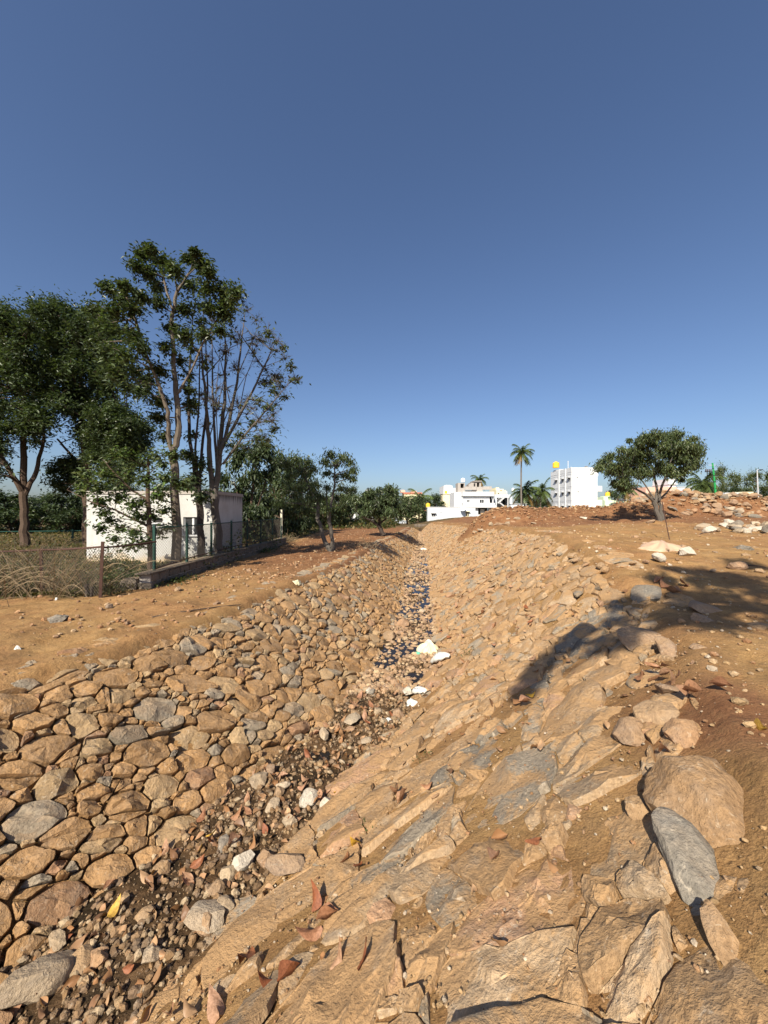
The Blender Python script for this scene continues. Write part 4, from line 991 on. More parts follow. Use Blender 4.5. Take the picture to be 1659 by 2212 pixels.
far_tree('airy', 1670, 76, 1018, 80, 'greyish tree at the right edge')
far_tree('dense', 1535, 82, 1050, 70, 'dark tree behind the right palm')
far_tree('dense', 1600, 74, 1055, 60, 'dark tree behind the cream shed')
far_tree('dense', 1325, 110, 1062, 40, 'dark tree behind the yellow tank on the pale green house')
far_tree('olive', 1350, 100, 1068, 50, 'green tree behind the mango crown')

# ---- palms
def palm(label, base, top, nf, fl, seed, group=None, tr=.16):
    rng = random.Random(seed); root = empty('coconut_palm', base, label, 'palm tree', group); tk = MB(); b, t = Vector(base), Vector(top)
    tk.tube(bez(b, t, 0, 8, .3, rng), [tr*1.3]+[tr*(1-.05*i) for i in range(7)], 8); tk.build('trunk', M['palm_bark'], root, True)
    V = []; Fc = []; C = []
    for k in range(nf):
        az = k*2.399+rng.uniform(-.3, .3); el = 1.25-2.0*(k/nf)+rng.uniform(-.15, .15); L = fl*rng.uniform(.8, 1.1); p = Vector(t); d = Vector((math.cos(az)*math.cos(el), math.sin(az)*math.cos(el), math.sin(el)))
        pts = [p.copy()]; n = 12
        for i in range(n):
            p = p+d*(L/n); d = (d+Vector((-.02, -.0, -.115-.02*i*.3))).normalized(); pts.append(p.copy())
        old = k > nf*.82; base_c = Vector((.20, .13, .04)) if old else Vector((.06, .085, .025))*rng.uniform(.75, 1.4)
        for i in range(1, n):
            a, bq = pts[i], pts[i+1]; ax = (bq-a).normalized(); sdv = ax.cross(Vector((0, 0, 1)));
            if sdv.length < .05: sdv = Vector((1, 0, 0))
            sdv.normalize(); ll = L*.34*math.sin(math.pi*(.12+.8*i/n))**.7
            for s in (-1, 1):
                for h in (0, .5):
                    o = a.lerp(bq, h); tip = o+sdv*s*ll*.75+ax*ll*.45+Vector((rng.gauss(0, .04), rng.gauss(0, .04), -ll*rng.uniform(.35, .8))); w = L/n*.30
                    j = len(V); V += [o-ax*w, o+ax*w, tip]; Fc.append((j, j+1, j+2)); C += [base_c*rng.uniform(.8, 1.2)]*3
        for i in range(n):
            j = len(V); a, bq = pts[i], pts[i+1]; w = Vector((0, 0, .035*(1-i/n)+.01)); V += [a-w, bq-w, bq+w, a+w]; Fc.append((j, j+1, j+2, j+3)); C += [Vector((.12, .12, .04))]*4
    link('fronds', mesh_np('fronds', np.array([v[:] for v in V])-np.array(base), Fc, False, np.array([c[:] for c in C])), M['frond'], root); return root
palm('tall slender coconut palm rising above everything on the right', gl(1128, 66), tuple(W(1127, 978, 66)), 22, 2.5, 1, tr=.15)
palm('short coconut palm directly below the tall palm', gl(1132, 72), tuple(W(1133, 1062, 72)), 20, 3.3, 2)
palm('short coconut palm next to the three storey building', gl(1168, 74), tuple(W(1169, 1063, 74)), 20, 3.4, 3)
palm('bushy coconut palm behind the rubble heap on the right', gl(1519, 58), tuple(W(1519, 1046, 58)), 26, 3.1, 4, tr=.2)
palm('coconut palm partly hidden behind the round mango crown', gl(1350, 92), tuple(W(1350, 1058, 92)), 18, 3.6, 5)
palm('coconut palm behind the roof of the two storey house', gl(1037, 112), tuple(W(1036, 1036, 112)), 18, 3.0, 6)
palm('coconut palm left of the low white house', gl(905, 76), tuple(W(906, 1078, 76)), 18, 3.6, 7)

# ------------------------------------------------------------------ buildings
def bld(label, loc, cat='building', name='building'): return empty(name, loc, label, cat)
def bx(name, root, mat, *b):
    """boxes (x0,x1,y0,y1,z0,z1) joined as one part"""
    mb = MB()
    for q in b: mb.box(*q)
    return mb.build(name, M[mat], root)
def part(name, mat, parent, *b):
    return bx(name, parent, mat, *b)
def win_front(root, u0, u1, v0, v1, y, frame='white', bars=1, hood=False, fr=.06, glass='glass'):
    """window in a wall facing the camera, wall plane at depth y"""
    x0, x1, z0, z1 = X(u0, y), X(u1, y), Z(v1, y), Z(v0, y)
    w = bx('window', root, frame, (x0-fr, x0, y-.05, y+.02, z0-fr, z1+fr), (x1, x1+fr, y-.05, y+.02, z0-fr, z1+fr), (x0, x1, y-.05, y+.02, z1, z1+fr), (x0, x1, y-.07, y+.02, z0-fr, z0), *[(x0+(x1-x0)*(i+1)/(bars+1)-.03, x0+(x1-x0)*(i+1)/(bars+1)+.03, y-.045, y-.012, z0, z1) for i in range(bars)])
    part('pane', glass, w, (x0+.001, x1-.001, y-.010, y+.03, z0+.001, z1-.001))
    if hood: part('sunshade', frame, root, (x0-.15, x1+.15, y-.5, y-.001, z1+fr+.05, z1+fr+.13))
    return w
def tank(label, u, vtop, vbot, wpx, d, mat, name='water_tank'):
    r = wpx/F*d/2; z0, z1 = Z(vbot, d), Z(vtop, d); h = z1-z0; x = X(u, d)
    root = empty(name, (x, d, z0), label, 'water tank'); mb = MB()
    mb.lathe((x, d, z0), [(r*.96, 0), (r, .04*h), (r, .22*h), (r*.96, .24*h), (r, .26*h), (r, .46*h), (r*.96, .48*h), (r, .5*h), (r, .72*h), (r*.93, .8*h), (r*.5, .9*h)], 16); mb.build('body', M[mat], root, False)
    m2 = MB(); m2.lathe((x, d, z0+.9*h), [(r*.42, 0), (r*.42, .07*h), (r*.3, .1*h)], 12); m2.build('lid', M[mat], root); return root
# white hut behind the fence
hx0, hx1, hy0, hy1, hz0, hz1 = -11.75, -6.63, 15.2, 18.0, -2.3, .70
M['hutwall'] = None
def hut_mat():
    m, nt, b, L = nodes('stained_white_plaster'); p = pos(nt); sp = N(nt, 'ShaderNodeSeparateXYZ'); L(p, sp.inputs[0])
    mp = N(nt, 'ShaderNodeMapping'); mp.inputs['Scale'].default_value = (5, 5, .35); L(p, mp.inputs[0]); st = noise(nt, 1.6, 6, .65, mp.outputs[0]); n1 = noise(nt, 1.3, 6, .65, p)
    c = mixc(nt, ramp(nt, n1, .40, .7), (.52, .52, .50), (.42, .41, .385))
    c = mixc(nt, mul(nt, ramp(nt, st, .5, .7), .35), c, (.40, .37, .33))
    # black algae streaks under the roof edge, worn ochre foot
    top = N(nt, 'ShaderNodeMapRange', i={1: hz1-1.1, 2: hz1-.05}); L(sp.outputs[2], top.inputs[0])
    k = ramp(nt, mul(nt, mul(nt, st, top.outputs[0], 'ADD'), .5, 'MULTIPLY'), .62, .78)
    side = N(nt, 'ShaderNodeMapRange', i={1: -6.75, 2: -6.66}); L(sp.outputs[0], side.inputs[0])
    c = mixc(nt, mul(nt, k, mul(nt, side.outputs[0], .9)), c, (.035, .034, .032))
    foot = N(nt, 'ShaderNodeMapRange', i={1: -1.2, 2: -2.05}); L(sp.outputs[2], foot.inputs[0])
    c = mixc(nt, ramp(nt, mul(nt, mul(nt, n1, foot.outputs[0], 'ADD'), .5, 'MULTIPLY'), .5, .72), c, (.5, .36, .18))
    L(c, b.inputs['Base Color']); b.inputs['Roughness'].default_value = .9; bump(nt, b, n1, .25, .03); return m
M['hutwall'] = hut_mat()
hut = empty('hut', ((hx0+hx1)/2, hy0, hz0), 'small white plastered hut with stained walls behind the green fence', 'hut')
wx0, wx1, wz0, wz1 = -7.93, -7.2, -.90, -.20; sx0, sx1, sz0, sz1 = -9.15, -8.75, -.42, -.24
t_ = .2; mb = MB()
mb.box(hx0, sx0, hy0, hy0+t_, hz0, hz1); mb.box(sx0, sx1, hy0, hy0+t_, hz0, sz0); mb.box(sx0, sx1, hy0, hy0+t_, sz1, hz1); mb.box(sx1, wx0, hy0, hy0+t_, hz0, hz1)
mb.box(wx0, wx1, hy0, hy0+t_, hz0, wz0); mb.box(wx0, wx1, hy0, hy0+t_, wz1, hz1); mb.box(wx1, hx1, hy0, hy0+t_, hz0, hz1)
mb.box(hx0, hx0+t_, hy0+t_, hy1, hz0, hz1); mb.box(hx1-t_, hx1, hy0+t_, hy1, hz0, hz1); mb.box(hx0+t_, hx1-t_, hy1-t_, hy1, hz0, hz1)
mb.build('wall', M['hutwall'], hut)
part('roof', 'concrete', hut, (hx0-.03, hx1+.03, hy0-.03, hy1+.03, hz1+.003, hz1+.13))
w = part('window', 'white', hut, (wx0, wx0+.04, hy0+.06, hy0+.12, wz0, wz1), (wx1-.04, wx1, hy0+.06, hy0+.12, wz0, wz1), (wx0+.32, wx0+.40, hy0+.06, hy0+.12, wz0, wz1), (wx0-.06, wx1+.06, hy0-.07, hy0-.003, wz0-.06, wz0))
part('pane', 'glass', w, (wx0+.04, wx0+.32, hy0+.09, hy0+.11, wz0, wz1), (wx0+.40, wx1-.04, hy0+.09, hy0+.11, wz0, wz1))
part('vent', 'dark', hut, (sx0, sx1, hy0+.1, hy0+.12, sz0, sz1)); part('ledge', 'white', hut, (sx0-.05, sx1+.05, hy0-.1, hy0-.003, sz0-.06, sz0))

# low white house W1
d = 71; r = bld('low long white house with two small windows at the end of the channel', (X(970, d), d, -2.4), 'house', 'house')
x0, x1, z0, z1 = X(923.6, d), X(1027, d), -3.0, Z(1096.5, d)
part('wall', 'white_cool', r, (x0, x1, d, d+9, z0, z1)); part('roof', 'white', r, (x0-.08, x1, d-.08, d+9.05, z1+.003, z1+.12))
part('parapet_band', 'white', r, (x0+.3, x1-5.5, d-.03, d-.004, Z(1122, d), Z(1120.6, d)))
win_front(r, 932.5, 940, 1110, 1115, d, hood=True); win_front(r, 1006.5, 1012.5, 1106.5, 1115, d, frame='cream', hood=True)
part('awning', 'redroof', r, (x0-1.0, x0-.09, d+1, d+5, z1-.6, z1-.5)); part('vent', 'dark', r, (X(952, d), X(953.5, d), d-.02, d+.02, Z(1107.5, d), Z(1106.3, d)))
tank('yellow water tank on the left end of the low white house', 924.6, 1086.5, 1096, 9.2, 72.5, 'tank_y')
mb = MB(); mb.lathe((0, 0, 0), [(.04, 0), (.25, .06), (.42, .16), (.55, .3), (.56, .31), (.42, .19), (.25, .09), (.02, .04)], 14)
dish = empty('satellite_dish', (X(1000, 70.6), 70.4, Z(1100, 70.6)), 'white satellite dish on the edge of the low white house roof', 'satellite dish')
o = link('dish', mesh_np('dish', np.array(mb.v), mb.f, True), M['white'], dish); o.rotation_euler = (R(60), 0, R(-20)); mb2 = MB(); mb2.tube([(0, .0, 0), (0, .35, -.45)], .03, 6); link('arm', mesh_np('arm', np.array(mb2.v), mb2.f), M['galv'], dish)

# two storey white house W2
d = 90; ux = lambda a: 899.7+a*.17857; vz = lambda b: 1020.4+b*.17857
def BX(a0, a1, b0, b1, d, y0=0, y1=1): return (X(ux(a0), d), X(ux(a1), d), d+y0, d+y1, Z(vz(b1), d), Z(vz(b0), d))
r = bld('two storey white house with an unfinished grey roof storey', (X(1030, d), d, -2.2), 'house', 'house')
part('wall', 'white', r, BX(560, 890, 290, 368, d, .35, 8), BX(890, 935, 235, 425, d, 3, 8), BX(470, 559, 235, 640, d, 1.5, 8), BX(715, 750, 428, 640, d, .35, 8), BX(880, 900, 428, 640, d, .35, 1), BX(750, 880, 510, 640, d, .35, 8))
part('parapet', 'white', r, BX(555, 935, 235, 287, d, -.3, 3)); part('balcony_band', 'white', r, BX(560, 942, 370, 426, d, -.5, 3))
part('verandah', 'dark', r, BX(751, 879, 428, 508, d, 1.6, 2)); part('recess', 'dark', r, BX(892, 934, 290, 368, d, 2, 2.5)); part('column', 'white', r, BX(926, 936, 290, 368, d, .3, .8))
win_front(r, ux(612), ux(640), vz(332), vz(360), d+.35); win_front(r, ux(765), ux(813), vz(330), vz(369), d+.35)
part('verandah_window', 'concrete', r, BX(790, 840, 440, 500, d, 1.4, 1.58))
g = 'concrete'
part('stair_tower', g, r, BX(520, 553, 120, 235, d, 2, 5), BX(595, 608, 120, 235, d, 2, 5), BX(553, 595, 120, 128, d, 2, 5), BX(553, 595, 182, 235, d, 2, 5)); part('tower_opening', 'dark', r, BX(553, 595, 128, 182, d, 3.6, 3.8))
part('roof_parapet', g, r, BX(600, 740, 168, 208, d, 1, 1.3), BX(816, 925, 166, 206, d, 1, 1.3), BX(608, 740, 212, 234, d, 1.6, 1.8))
part('head_room', g, r, BX(735, 768, 100, 170, d, 3, 6), BX(800, 818, 100, 170, d, 3, 6), BX(768, 800, 100, 112, d, 3, 6), BX(665, 735, 130, 170, d, 3, 6), BX(690, 735, 112, 130, d, 3, 6), BX(740, 816, 172, 235, d, 1.2, 6)); part('roof_slab', g, r, BX(720, 825, 90, 99, d, 2.6, 6.4)); part('opening', 'dark', r, BX(728, 746, 122, 166, d, 2.9, 2.99), BX(770, 800, 116, 170, d, 4, 4.2))
part('railing', 'pink', r, BX(818, 930, 168, 200, d, 2.5, 2.6))
tank('white water tank on the grey stair tower', ux(563), vz(68), vz(118), 9.5, 93, 'tank_w'); tank('yellow water tank beside the grey stair tower', ux(514), vz(172), vz(222), 8.6, 93, 'tank_y')
# white and cream buildings behind on the left
d = 106; r = bld('white block with stepped roof behind the two storey house', (X(965, d), d, -3), 'building')
part('wall', 'white', r, BX(330, 435, 160, 262, d, 0, 8), BX(415, 500, 192, 300, d, -1, 7)); part('roof', 'white', r, BX(355, 420, 150, 159, d, 1, 4)); part('vent', 'dark', r, BX(470, 482, 255, 270, d, -1.05, -1.001))
r2 = bld('cream house with a leafy foot left of the two storey house', (X(975, 101), 101, -3), 'house', 'house'); part('wall', 'cream', r2, BX(322, 470, 262, 520, 101, 0, 5)); part('roof', 'white', r2, BX(318, 474, 256, 261, 101, -.2, 5)); win_front(r2, ux(400), ux(425), vz(300), vz(335), 101)
tank('small orange water tank on the cream house roof', ux(356), vz(220), vz(256), 6, 103, 'tank_y')
# stair building
d = 92; r = bld('white building with an outside stair right of the two storey house', (X(1090, d), d, -2.2), 'building')
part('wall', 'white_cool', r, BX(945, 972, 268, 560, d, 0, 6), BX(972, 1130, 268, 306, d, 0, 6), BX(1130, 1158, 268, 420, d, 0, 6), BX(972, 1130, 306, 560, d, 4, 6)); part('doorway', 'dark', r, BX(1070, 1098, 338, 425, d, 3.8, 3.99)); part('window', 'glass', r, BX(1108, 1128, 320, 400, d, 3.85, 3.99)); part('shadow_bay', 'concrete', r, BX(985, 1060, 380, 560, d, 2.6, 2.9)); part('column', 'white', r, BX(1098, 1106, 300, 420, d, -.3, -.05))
mb = MB()
for i in range(9):
    a0 = 972+i*9; b0 = 362-i*8.5; mb.box(X(ux(a0), d), X(ux(a0+12), d), d-1.2, d-.05, Z(vz(b0+14), d), Z(vz(b0), d))
for i in range(9):
    a0 = 985+i*9; b0 = 362+i*7; mb.box(X(ux(a0), d), X(ux(a0+12), d), d-1.2, d-.05, Z(vz(b0+14), d), Z(vz(b0), d))
mb.build('stair', M['white'], r); mb = MB(); mb.tube([W(ux(972), vz(335), d-1.2), W(ux(1045), vz(270), d-1.2)], .04, 5); [mb.tube([W(ux(975+i*14), vz(360-i*12.5), d-1.2), W(ux(975+i*14), vz(333-i*12.5), d-1.2)], .025, 4) for i in range(6)]; mb.build('handrail', M['galv'], r)
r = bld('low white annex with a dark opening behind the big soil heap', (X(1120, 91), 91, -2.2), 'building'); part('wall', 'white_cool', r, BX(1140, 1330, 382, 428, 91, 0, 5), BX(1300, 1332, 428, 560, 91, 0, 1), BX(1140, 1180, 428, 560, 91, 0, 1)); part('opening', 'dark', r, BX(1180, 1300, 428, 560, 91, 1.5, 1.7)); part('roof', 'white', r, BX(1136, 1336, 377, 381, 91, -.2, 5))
d = 125; r = bld('cream terraced house far behind the stair building', (X(1082, d), d, -3.5), 'house', 'house'); part('wall', 'cream', r, BX(965, 1082, 215, 300, d, 0, 8), BX(965, 1060, 200, 214.5, d, .5, 8), BX(970, 1010, 182, 199.5, d, 1, 6)); part('roof', 'white', r, BX(1082.5, 1110, 225, 300, d, 1, 6)); part('window', 'dark', r, BX(1010, 1035, 215.5, 222, d, -.06, -.01), BX(985, 1000, 250, 262, d, -.06, -.01))
tank('white water tank on a stand left of the short palms', ux(1168), vz(188), vz(225), 6, 118, 'tank_w')
r = empty('tank_stand', (X(ux(1168), 118), 118, -3.5), 'thin stand under the white water tank left of the palms', 'stand'); part('slab', 'white', r, BX(1150, 1186, 225.5, 230, 118, -.8, .8)); part('leg', 'galv', r, BX(1155, 1158, 230.5, 420, 118, -.1, .1)); part('leg', 'galv', r, BX(1178, 1181, 230.5, 420, 118, -.1, .1))

# three storey building W3
cx3 = 39.96; uB = lambda a: 1174+a*.119; vB = lambda b: 976.5+b*.119
d = 82; zt = Z(1009.8, d); xr = X(1290.6, d); zb_ = -2.6
r = bld('white three storey apartment building with a yellow roof tank', (42.5, 86, zb_), 'apartment building', 'apartment_building')
yb = 92.2; t3 = .25
# left face with window openings, wall pieces butted together
wins = [(89.3, 6.95), (86.0, 6.95), (83.0, 6.95), (89.3, 3.95), (86.0, 3.95), (83.0, 3.95), (89.3, .95), (86.0, .95), (83.0, .95)]
mb = MB(); ysplit = [d, 82.55, 83.45, 85.5, 86.5, 88.8, 89.8, yb]
for a, b in ((0, 1), (2, 3), (4, 5), (6, 7)): mb.box(cx3, cx3+t3, ysplit[a], ysplit[b], zb_, zt)
for a in (1, 3, 5):
    zz = [zb_, .55, 1.35, 3.55, 4.35, 6.55, 7.35, zt]
    for k in (0, 2, 4, 6): mb.box(cx3, cx3+t3, ysplit[a], ysplit[a+1], zz[k], zz[k+1])
mb.box(cx3+t3, xr, d, d+t3, zb_, zt); mb.box(cx3+t3, xr, yb-t3, yb, zb_, zt); mb.box(xr-t3, xr, d+t3, yb-t3, zb_, zt); mb.box(cx3+t3, xr-t3, d+t3, yb-t3, zt-.9, zt-.75)
mb.build('wall', M['white'], r)
for (yc_, zc_) in wins:
    w = part('window', 'galv', r, (cx3+.08, cx3+.13, yc_-.03, yc_+.03, zc_-.4, zc_+.4), (cx3+.08, cx3+.13, yc_-.45, yc_-.40, zc_-.4, zc_+.4), (cx3+.08, cx3+.13, yc_+.40, yc_+.45, zc_-.4, zc_+.4)); part('pane', 'glass', w, (cx3+.14, cx3+.16, yc_-.44, yc_+.44, zc_-.39, zc_+.39))
    part('sunshade', 'white', r, (cx3-.5, cx3-.003, yc_-.6, yc_+.6, zc_+.45, zc_+.53))
for zc_ in (8.55, 8.1, 5.5, 5.2, 2.5, 2.2): part('string_course', 'white', r, (cx3-.035, xr, d-.035, d-.003, zc_, zc_+.05), (cx3-.035, cx3-.003, d, yb, zc_, zc_+.05))
for yc_ in (84.6, 87.7): part('pilaster', 'white', r, (cx3-.18, cx3-.037, yc_-.18, yc_+.18, zb_, zt+.05))
for zc_ in (4.6, 1.6): part('balcony', 'white', r, (xr+.003, xr+1.35, d+.6, d+4, zc_-.2, zc_), (xr+1.23, xr+1.35, d+.6, d+4, zc_+.002, zc_+1.0), (xr+.003, xr+1.23, d+.6, d+.72, zc_+.002, zc_+1.0))
part('balcony', 'white', r, (xr+.003, xr+.5, d+.6, d+4, 7.7, 8.9)); part('balcony_opening', 'dark', r, (xr+.002, xr+.05, d+1, d+3.6, 5.62, 7.6), (xr+.002, xr+.05, d+1, d+3.6, 2.62, 4.38))
part('roof_room', 'white', r, (cx3+.3, cx3+1.9, 88.3, 91.5, zt-.7, zt+.35)); part('roof_opening', 'dark', r, (cx3+1.0, cx3+1.6, 88.24, 88.29, zt-.3, zt+.25)); part('pipe', 'white', r, (cx3+.3, cx3+.4, 84.2, 84.3, zt-.7, zt+1.7), (cx3+.9, cx3+1.15, 84.2, 84.45, zt-.7, zt+.35))
part('roof_clutter', 'concrete', r, (43.4, 44.1, 84, 84.6, zt-.7, zt+.25), (44.2, 44.6, 84.3, 84.8, zt-.7, zt+.5), (43.9, 44.9, 84.2, 84.3, zt+.52, zt+.58)); part('spout', 'dark', r, (cx3+1.1, cx3+1.25, d-.12, d-.04, 7.3, 7.5), (cx3+1.3, cx3+1.45, d-.12, d-.04, 4.25, 4.45), (cx3+1.4, cx3+1.55, d-.12, d-.04, 1.3, 1.5))
tank('yellow water tank on top of the three storey building', 1201, 997, 1010.5, 13.5, 89.9, 'tank_y')
# pale green house, pink house etc. behind the mango
d = 96; r = bld('pale green low house with a long parapet right of the three storey building', (X(1335, d), d, -2.4), 'house', 'house')
part('wall', 'palegreen', r, (X(1306.7, d), X(1372, d), d, d+7, -3, Z(1080.5, d))); part('stair_head', 'palegreen', r, (X(1306.8, d), X(1316, d), d+.5, d+4, Z(1080.4, d), Z(1073, d)), (X(1320, d), X(1322.5, d), d+.5, d+4, Z(1080.4, d), Z(1071, d)), (X(1316.1, d), X(1322.5, d), d+.5, d+4, Z(1072.5, d), Z(1071, d)))
part('parapet', 'white', r, (X(1330, d), X(1372.2, d), d-.1, d-.003, Z(1081, d), Z(1077, d)))
tank('yellow square looking water tank on the pale green house', 1312.5, 1062.5, 1072.6, 9.5, d+2, 'tank_y')
d = 94; r = bld('pink house with a white upper block behind the mango trunk', (X(1450, d), d, -2), 'house', 'house')
part('wall', 'pink', r, (X(1395, d), X(1462, d), d, d+8, -2.5, Z(1052, d))); part('upper_block', 'white', r, (X(1447, d), X(1463, d), d+.5, d+6, Z(1051.9, d), Z(1034, d))); part('roof', 'redroof', r, (X(1448, d), X(1484, d), d-.6, d-.01, Z(1063.5, d), Z(1060.5, d))); part('slab', 'white', r, (X(1446, d), X(1466, d), d+.2, d+6.2, Z(1046.5, d), Z(1044.5, d)))
d = 99; r = bld('white box shaped building left of the right palm', (X(1482, d), d, -2), 'building'); part('wall', 'white_cool', r, (X(1463, d), X(1500, d), d, d+8, -2.5, Z(1052.5, d))); part('roof', 'white', r, (X(1462, d), X(1501, d), d-.1, d+8.1, Z(1052.4, d), Z(1051.4, d))); part('rib', 'galv', r, (X(1474, d), X(1474.8, d), d-.04, d-.003, -2.5, Z(1053, d)))
# cream shed with canopy
d = 68; r = bld('cream shed with a flat white canopy near the green pole', (X(1595, d), d, -1.8), 'shed', 'shed')
part('wall', 'cream', r, (X(1603, d), X(1627.4, d), d, d+4, -2, Z(1062.5, d)), (X(1563, d), X(1603, d), d+3.5, d+4, -2, Z(1066, d))); part('canopy', 'white', r, (X(1563, d), X(1602.8, d), d-.3, d+3.5, Z(1068.2, d), Z(1064.5, d))); part('window', 'glass', r, (X(1599, d)+.4, X(1603, d)-.02, d+1, d+1.1, Z(1078, d), Z(1071, d))); part('post', 'galv', r, (X(1597, d), X(1597.7, d), d-.1, d, -2, Z(1068.3, d)))
# left far buildings
d = 120; r = bld('slim white building with two black roof tanks behind the mango', (X(795, d), d, -4), 'building')
u4 = lambda a: 740.6+a*.11574; v4 = lambda b: 1031.4+b*.11574
part('wall', 'white', r, (X(u4(420), d), X(u4(560), d), d, d+6, -4.5, Z(v4(290), d)), (X(u4(420), d), X(u4(455), d), d+.5, d+6, Z(v4(289.9), d), Z(v4(243), d)), (X(u4(525), d), X(u4(560), d), d+.5, d+6, Z(v4(289.9), d), Z(v4(243), d))); part('slab', 'white', r, (X(u4(415), d), X(u4(568), d), d+.2, d+6.2, Z(v4(242.9), d), Z(v4(229), d))); part('opening', 'dark', r, (X(u4(455.2), d), X(u4(524.8), d), d+2, d+2.2, Z(v4(280), d), Z(v4(243.5), d)))
tank('left of two black tanks on the slim white building', u4(470), v4(188), v4(228), 3.6, d+2, 'tank_k'); tank('right of two black tanks on the slim white building', u4(515), v4(188), v4(228), 3.6, d+2, 'tank_k')
d = 132; r = bld('salmon building with a dark roof edge far behind the trees', (X(890, d), d, -4), 'building')
part('wall', 'cream', r, (X(u4(1140), d), X(u4(1500), d), d, d+9, -4.5, Z(v4(310), d))); part('parapet', 'redroof', r, (X(u4(1130), d), X(u4(1480), d), d-.2, d+9, Z(v4(309), d), Z(v4(278), d))); part('roof_room', 'pink', r, (X(u4(1080), d), X(u4(1165), d), d+1, d+5, Z(v4(277), d), Z(v4(236), d)), (X(u4(1285), d), X(u4(1385), d), d+2, d+6, Z(v4(277), d), Z(v4(245), d))); part('roof_clutter', 'concrete', r, (X(u4(1100), d), X(u4(1150), d), d+2, d+4, Z(v4(235), d), Z(v4(222), d)), (X(u4(1300), d), X(u4(1360), d), d+3, d+5, Z(v4(244), d), Z(v4(228), d))); part('pole', 'galv', r, (X(u4(1518), d), X(u4(1521), d), d, d+.3, -4.5, Z(v4(270), d)))
d = 64; r = bld('white garden wall with a stepped gable behind the leaning mango', (X(785, d), d, -2.6), 'wall', 'garden_wall')
mb = MB(); P_ = [(759, 1131.5), (759, 1120), (765, 1111), (772, 1106.5), (783, 1113), (796, 1121), (812, 1126), (812, 1131.5)]; n_ = len(P_)
mb.add([tuple(W(a, b, d)) for a, b in P_]+[tuple(W(a, b, d)+Vector((0, .4, 0))) for a, b in P_], [tuple(range(n_)), tuple(range(n_, 2*n_))[::-1]]+[(i, n_+i, n_+(i+1) % n_, (i+1) % n_) for i in range(n_)]); mb.build('wall', M['white'], r)
part('coping', 'white', r, (X(759, d), X(812, d), d-.06, d-.003, Z(1131.5, d), Z(1129.5, d)))
# low white boundary wall and back fence on the far left
r = empty('boundary_wall', (-40, 46, -2), 'long low white boundary wall far behind the left trees', 'wall')
for i in range(9): part('wall_panel', 'white_cool', r, (-58+i*4.3, -58+i*4.3+4.26, 46, 46.2, -2.3, Z(1140, 46)))
# end wall of the channel in squared stones
r = empty('end_wall', (X(913, 54), 54.5, -2.6), 'low wall of pale squared stones closing the far end of the channel', 'wall')
rs = random.Random(3)
for row in range(3):
    x = 3.9+row*.2
    while x < 5.6+.2*row:
        wd = rs.uniform(.4, .7); mb = MB(); mb.box(x, x+wd-.04, 54.2, 54.6, -2.75+row*.36, -2.75+row*.36+.33); o = mb.build('stone', M['masonry'], r); x += wd

# ------------------------------------------------------------------ fence with stone plinth
def wire_mesh(mb, a, b, z0, z1, pitch=.075, w=.0038):
    """chain link between two posts: zigzag wires as thin flat prisms"""
    a, b = Vector(a), Vector(b); L = (b-a).length; dx = (b-a)/L; off = dx.cross(Vector((0, 0, 1))).normalized()*w
    H = z1-z0
    def seg(s0, h0, s1, h1):
        p, q = a+dx*s0+Vector((0, 0, z0-a.z+h0+(b.z-a.z)*s0/L)), a+dx*s1+Vector((0, 0, z0-a.z+h1+(b.z-a.z)*s1/L)); t = (q-p).normalized(); n = t.cross(off).normalized()*w
        mb.add([p-n, p+n, p+off*1.6, q-n, q+n, q+off*1.6], [(0, 1, 4, 3), (1, 2, 5, 4), (2, 0, 3, 5)])
    k = -int(H/pitch)-1
    while k*pitch < L:
        s0 = k*pitch; h0 = 0; s1 = s0+H; h1 = H
        if s0 < 0: h0 = -s0; s0 = 0
        if s1 > L: h1 = H-(s1-L); s1 = L
        if h1 > h0+.01: seg(s0, h0, s1, h1); seg(L-s0, h0, L-s1, h1)
        k += 1
fen = empty('chain_link_fence', tuple(W(338, 1256, 10.4)), 'green post chain link fence standing on the low stone plinth', 'fence')
PX = -6.15; posts = [10.3, 12.0, 13.7, 15.5, 17.3, 19.2, 21.2, 23.0]
for i, y in enumerate(posts):
    mb = MB(); mb.box(PX-.03, PX+.03, y-.03, y+.03, -1.9 if i else -2.05, -.36+.02*math.sin(i*2.1)); mb.box(PX-.035, PX+.035, y-.035, y+.035, -.338+.02*math.sin(i*2.1), -.32+.02*math.sin(i*2.1)); mb.build('post', M['greenpaint'], fen)
mb = MB(); mb.tube([(PX+.035, posts[0], -.43), (PX+.035, posts[-1], -.40)], .016, 6); mb.build('rail', M['greenpaint'], fen)
mb = MB(); mb.tube([(PX+.035, posts[0], -1.52), (PX+.035, 12, -1.44), (PX+.035, 16, -1.40), (PX+.035, posts[-1], -1.45)], .018, 6); mb.build('rail', M['rust'], fen)
mb = MB(); wire_mesh(mb, (PX, posts[0], 0), (PX, posts[-1], 0), -1.5, -.42, .085); o = mb.build('wire_mesh', M['wire'], fen); o['kind'] = 'stuff'
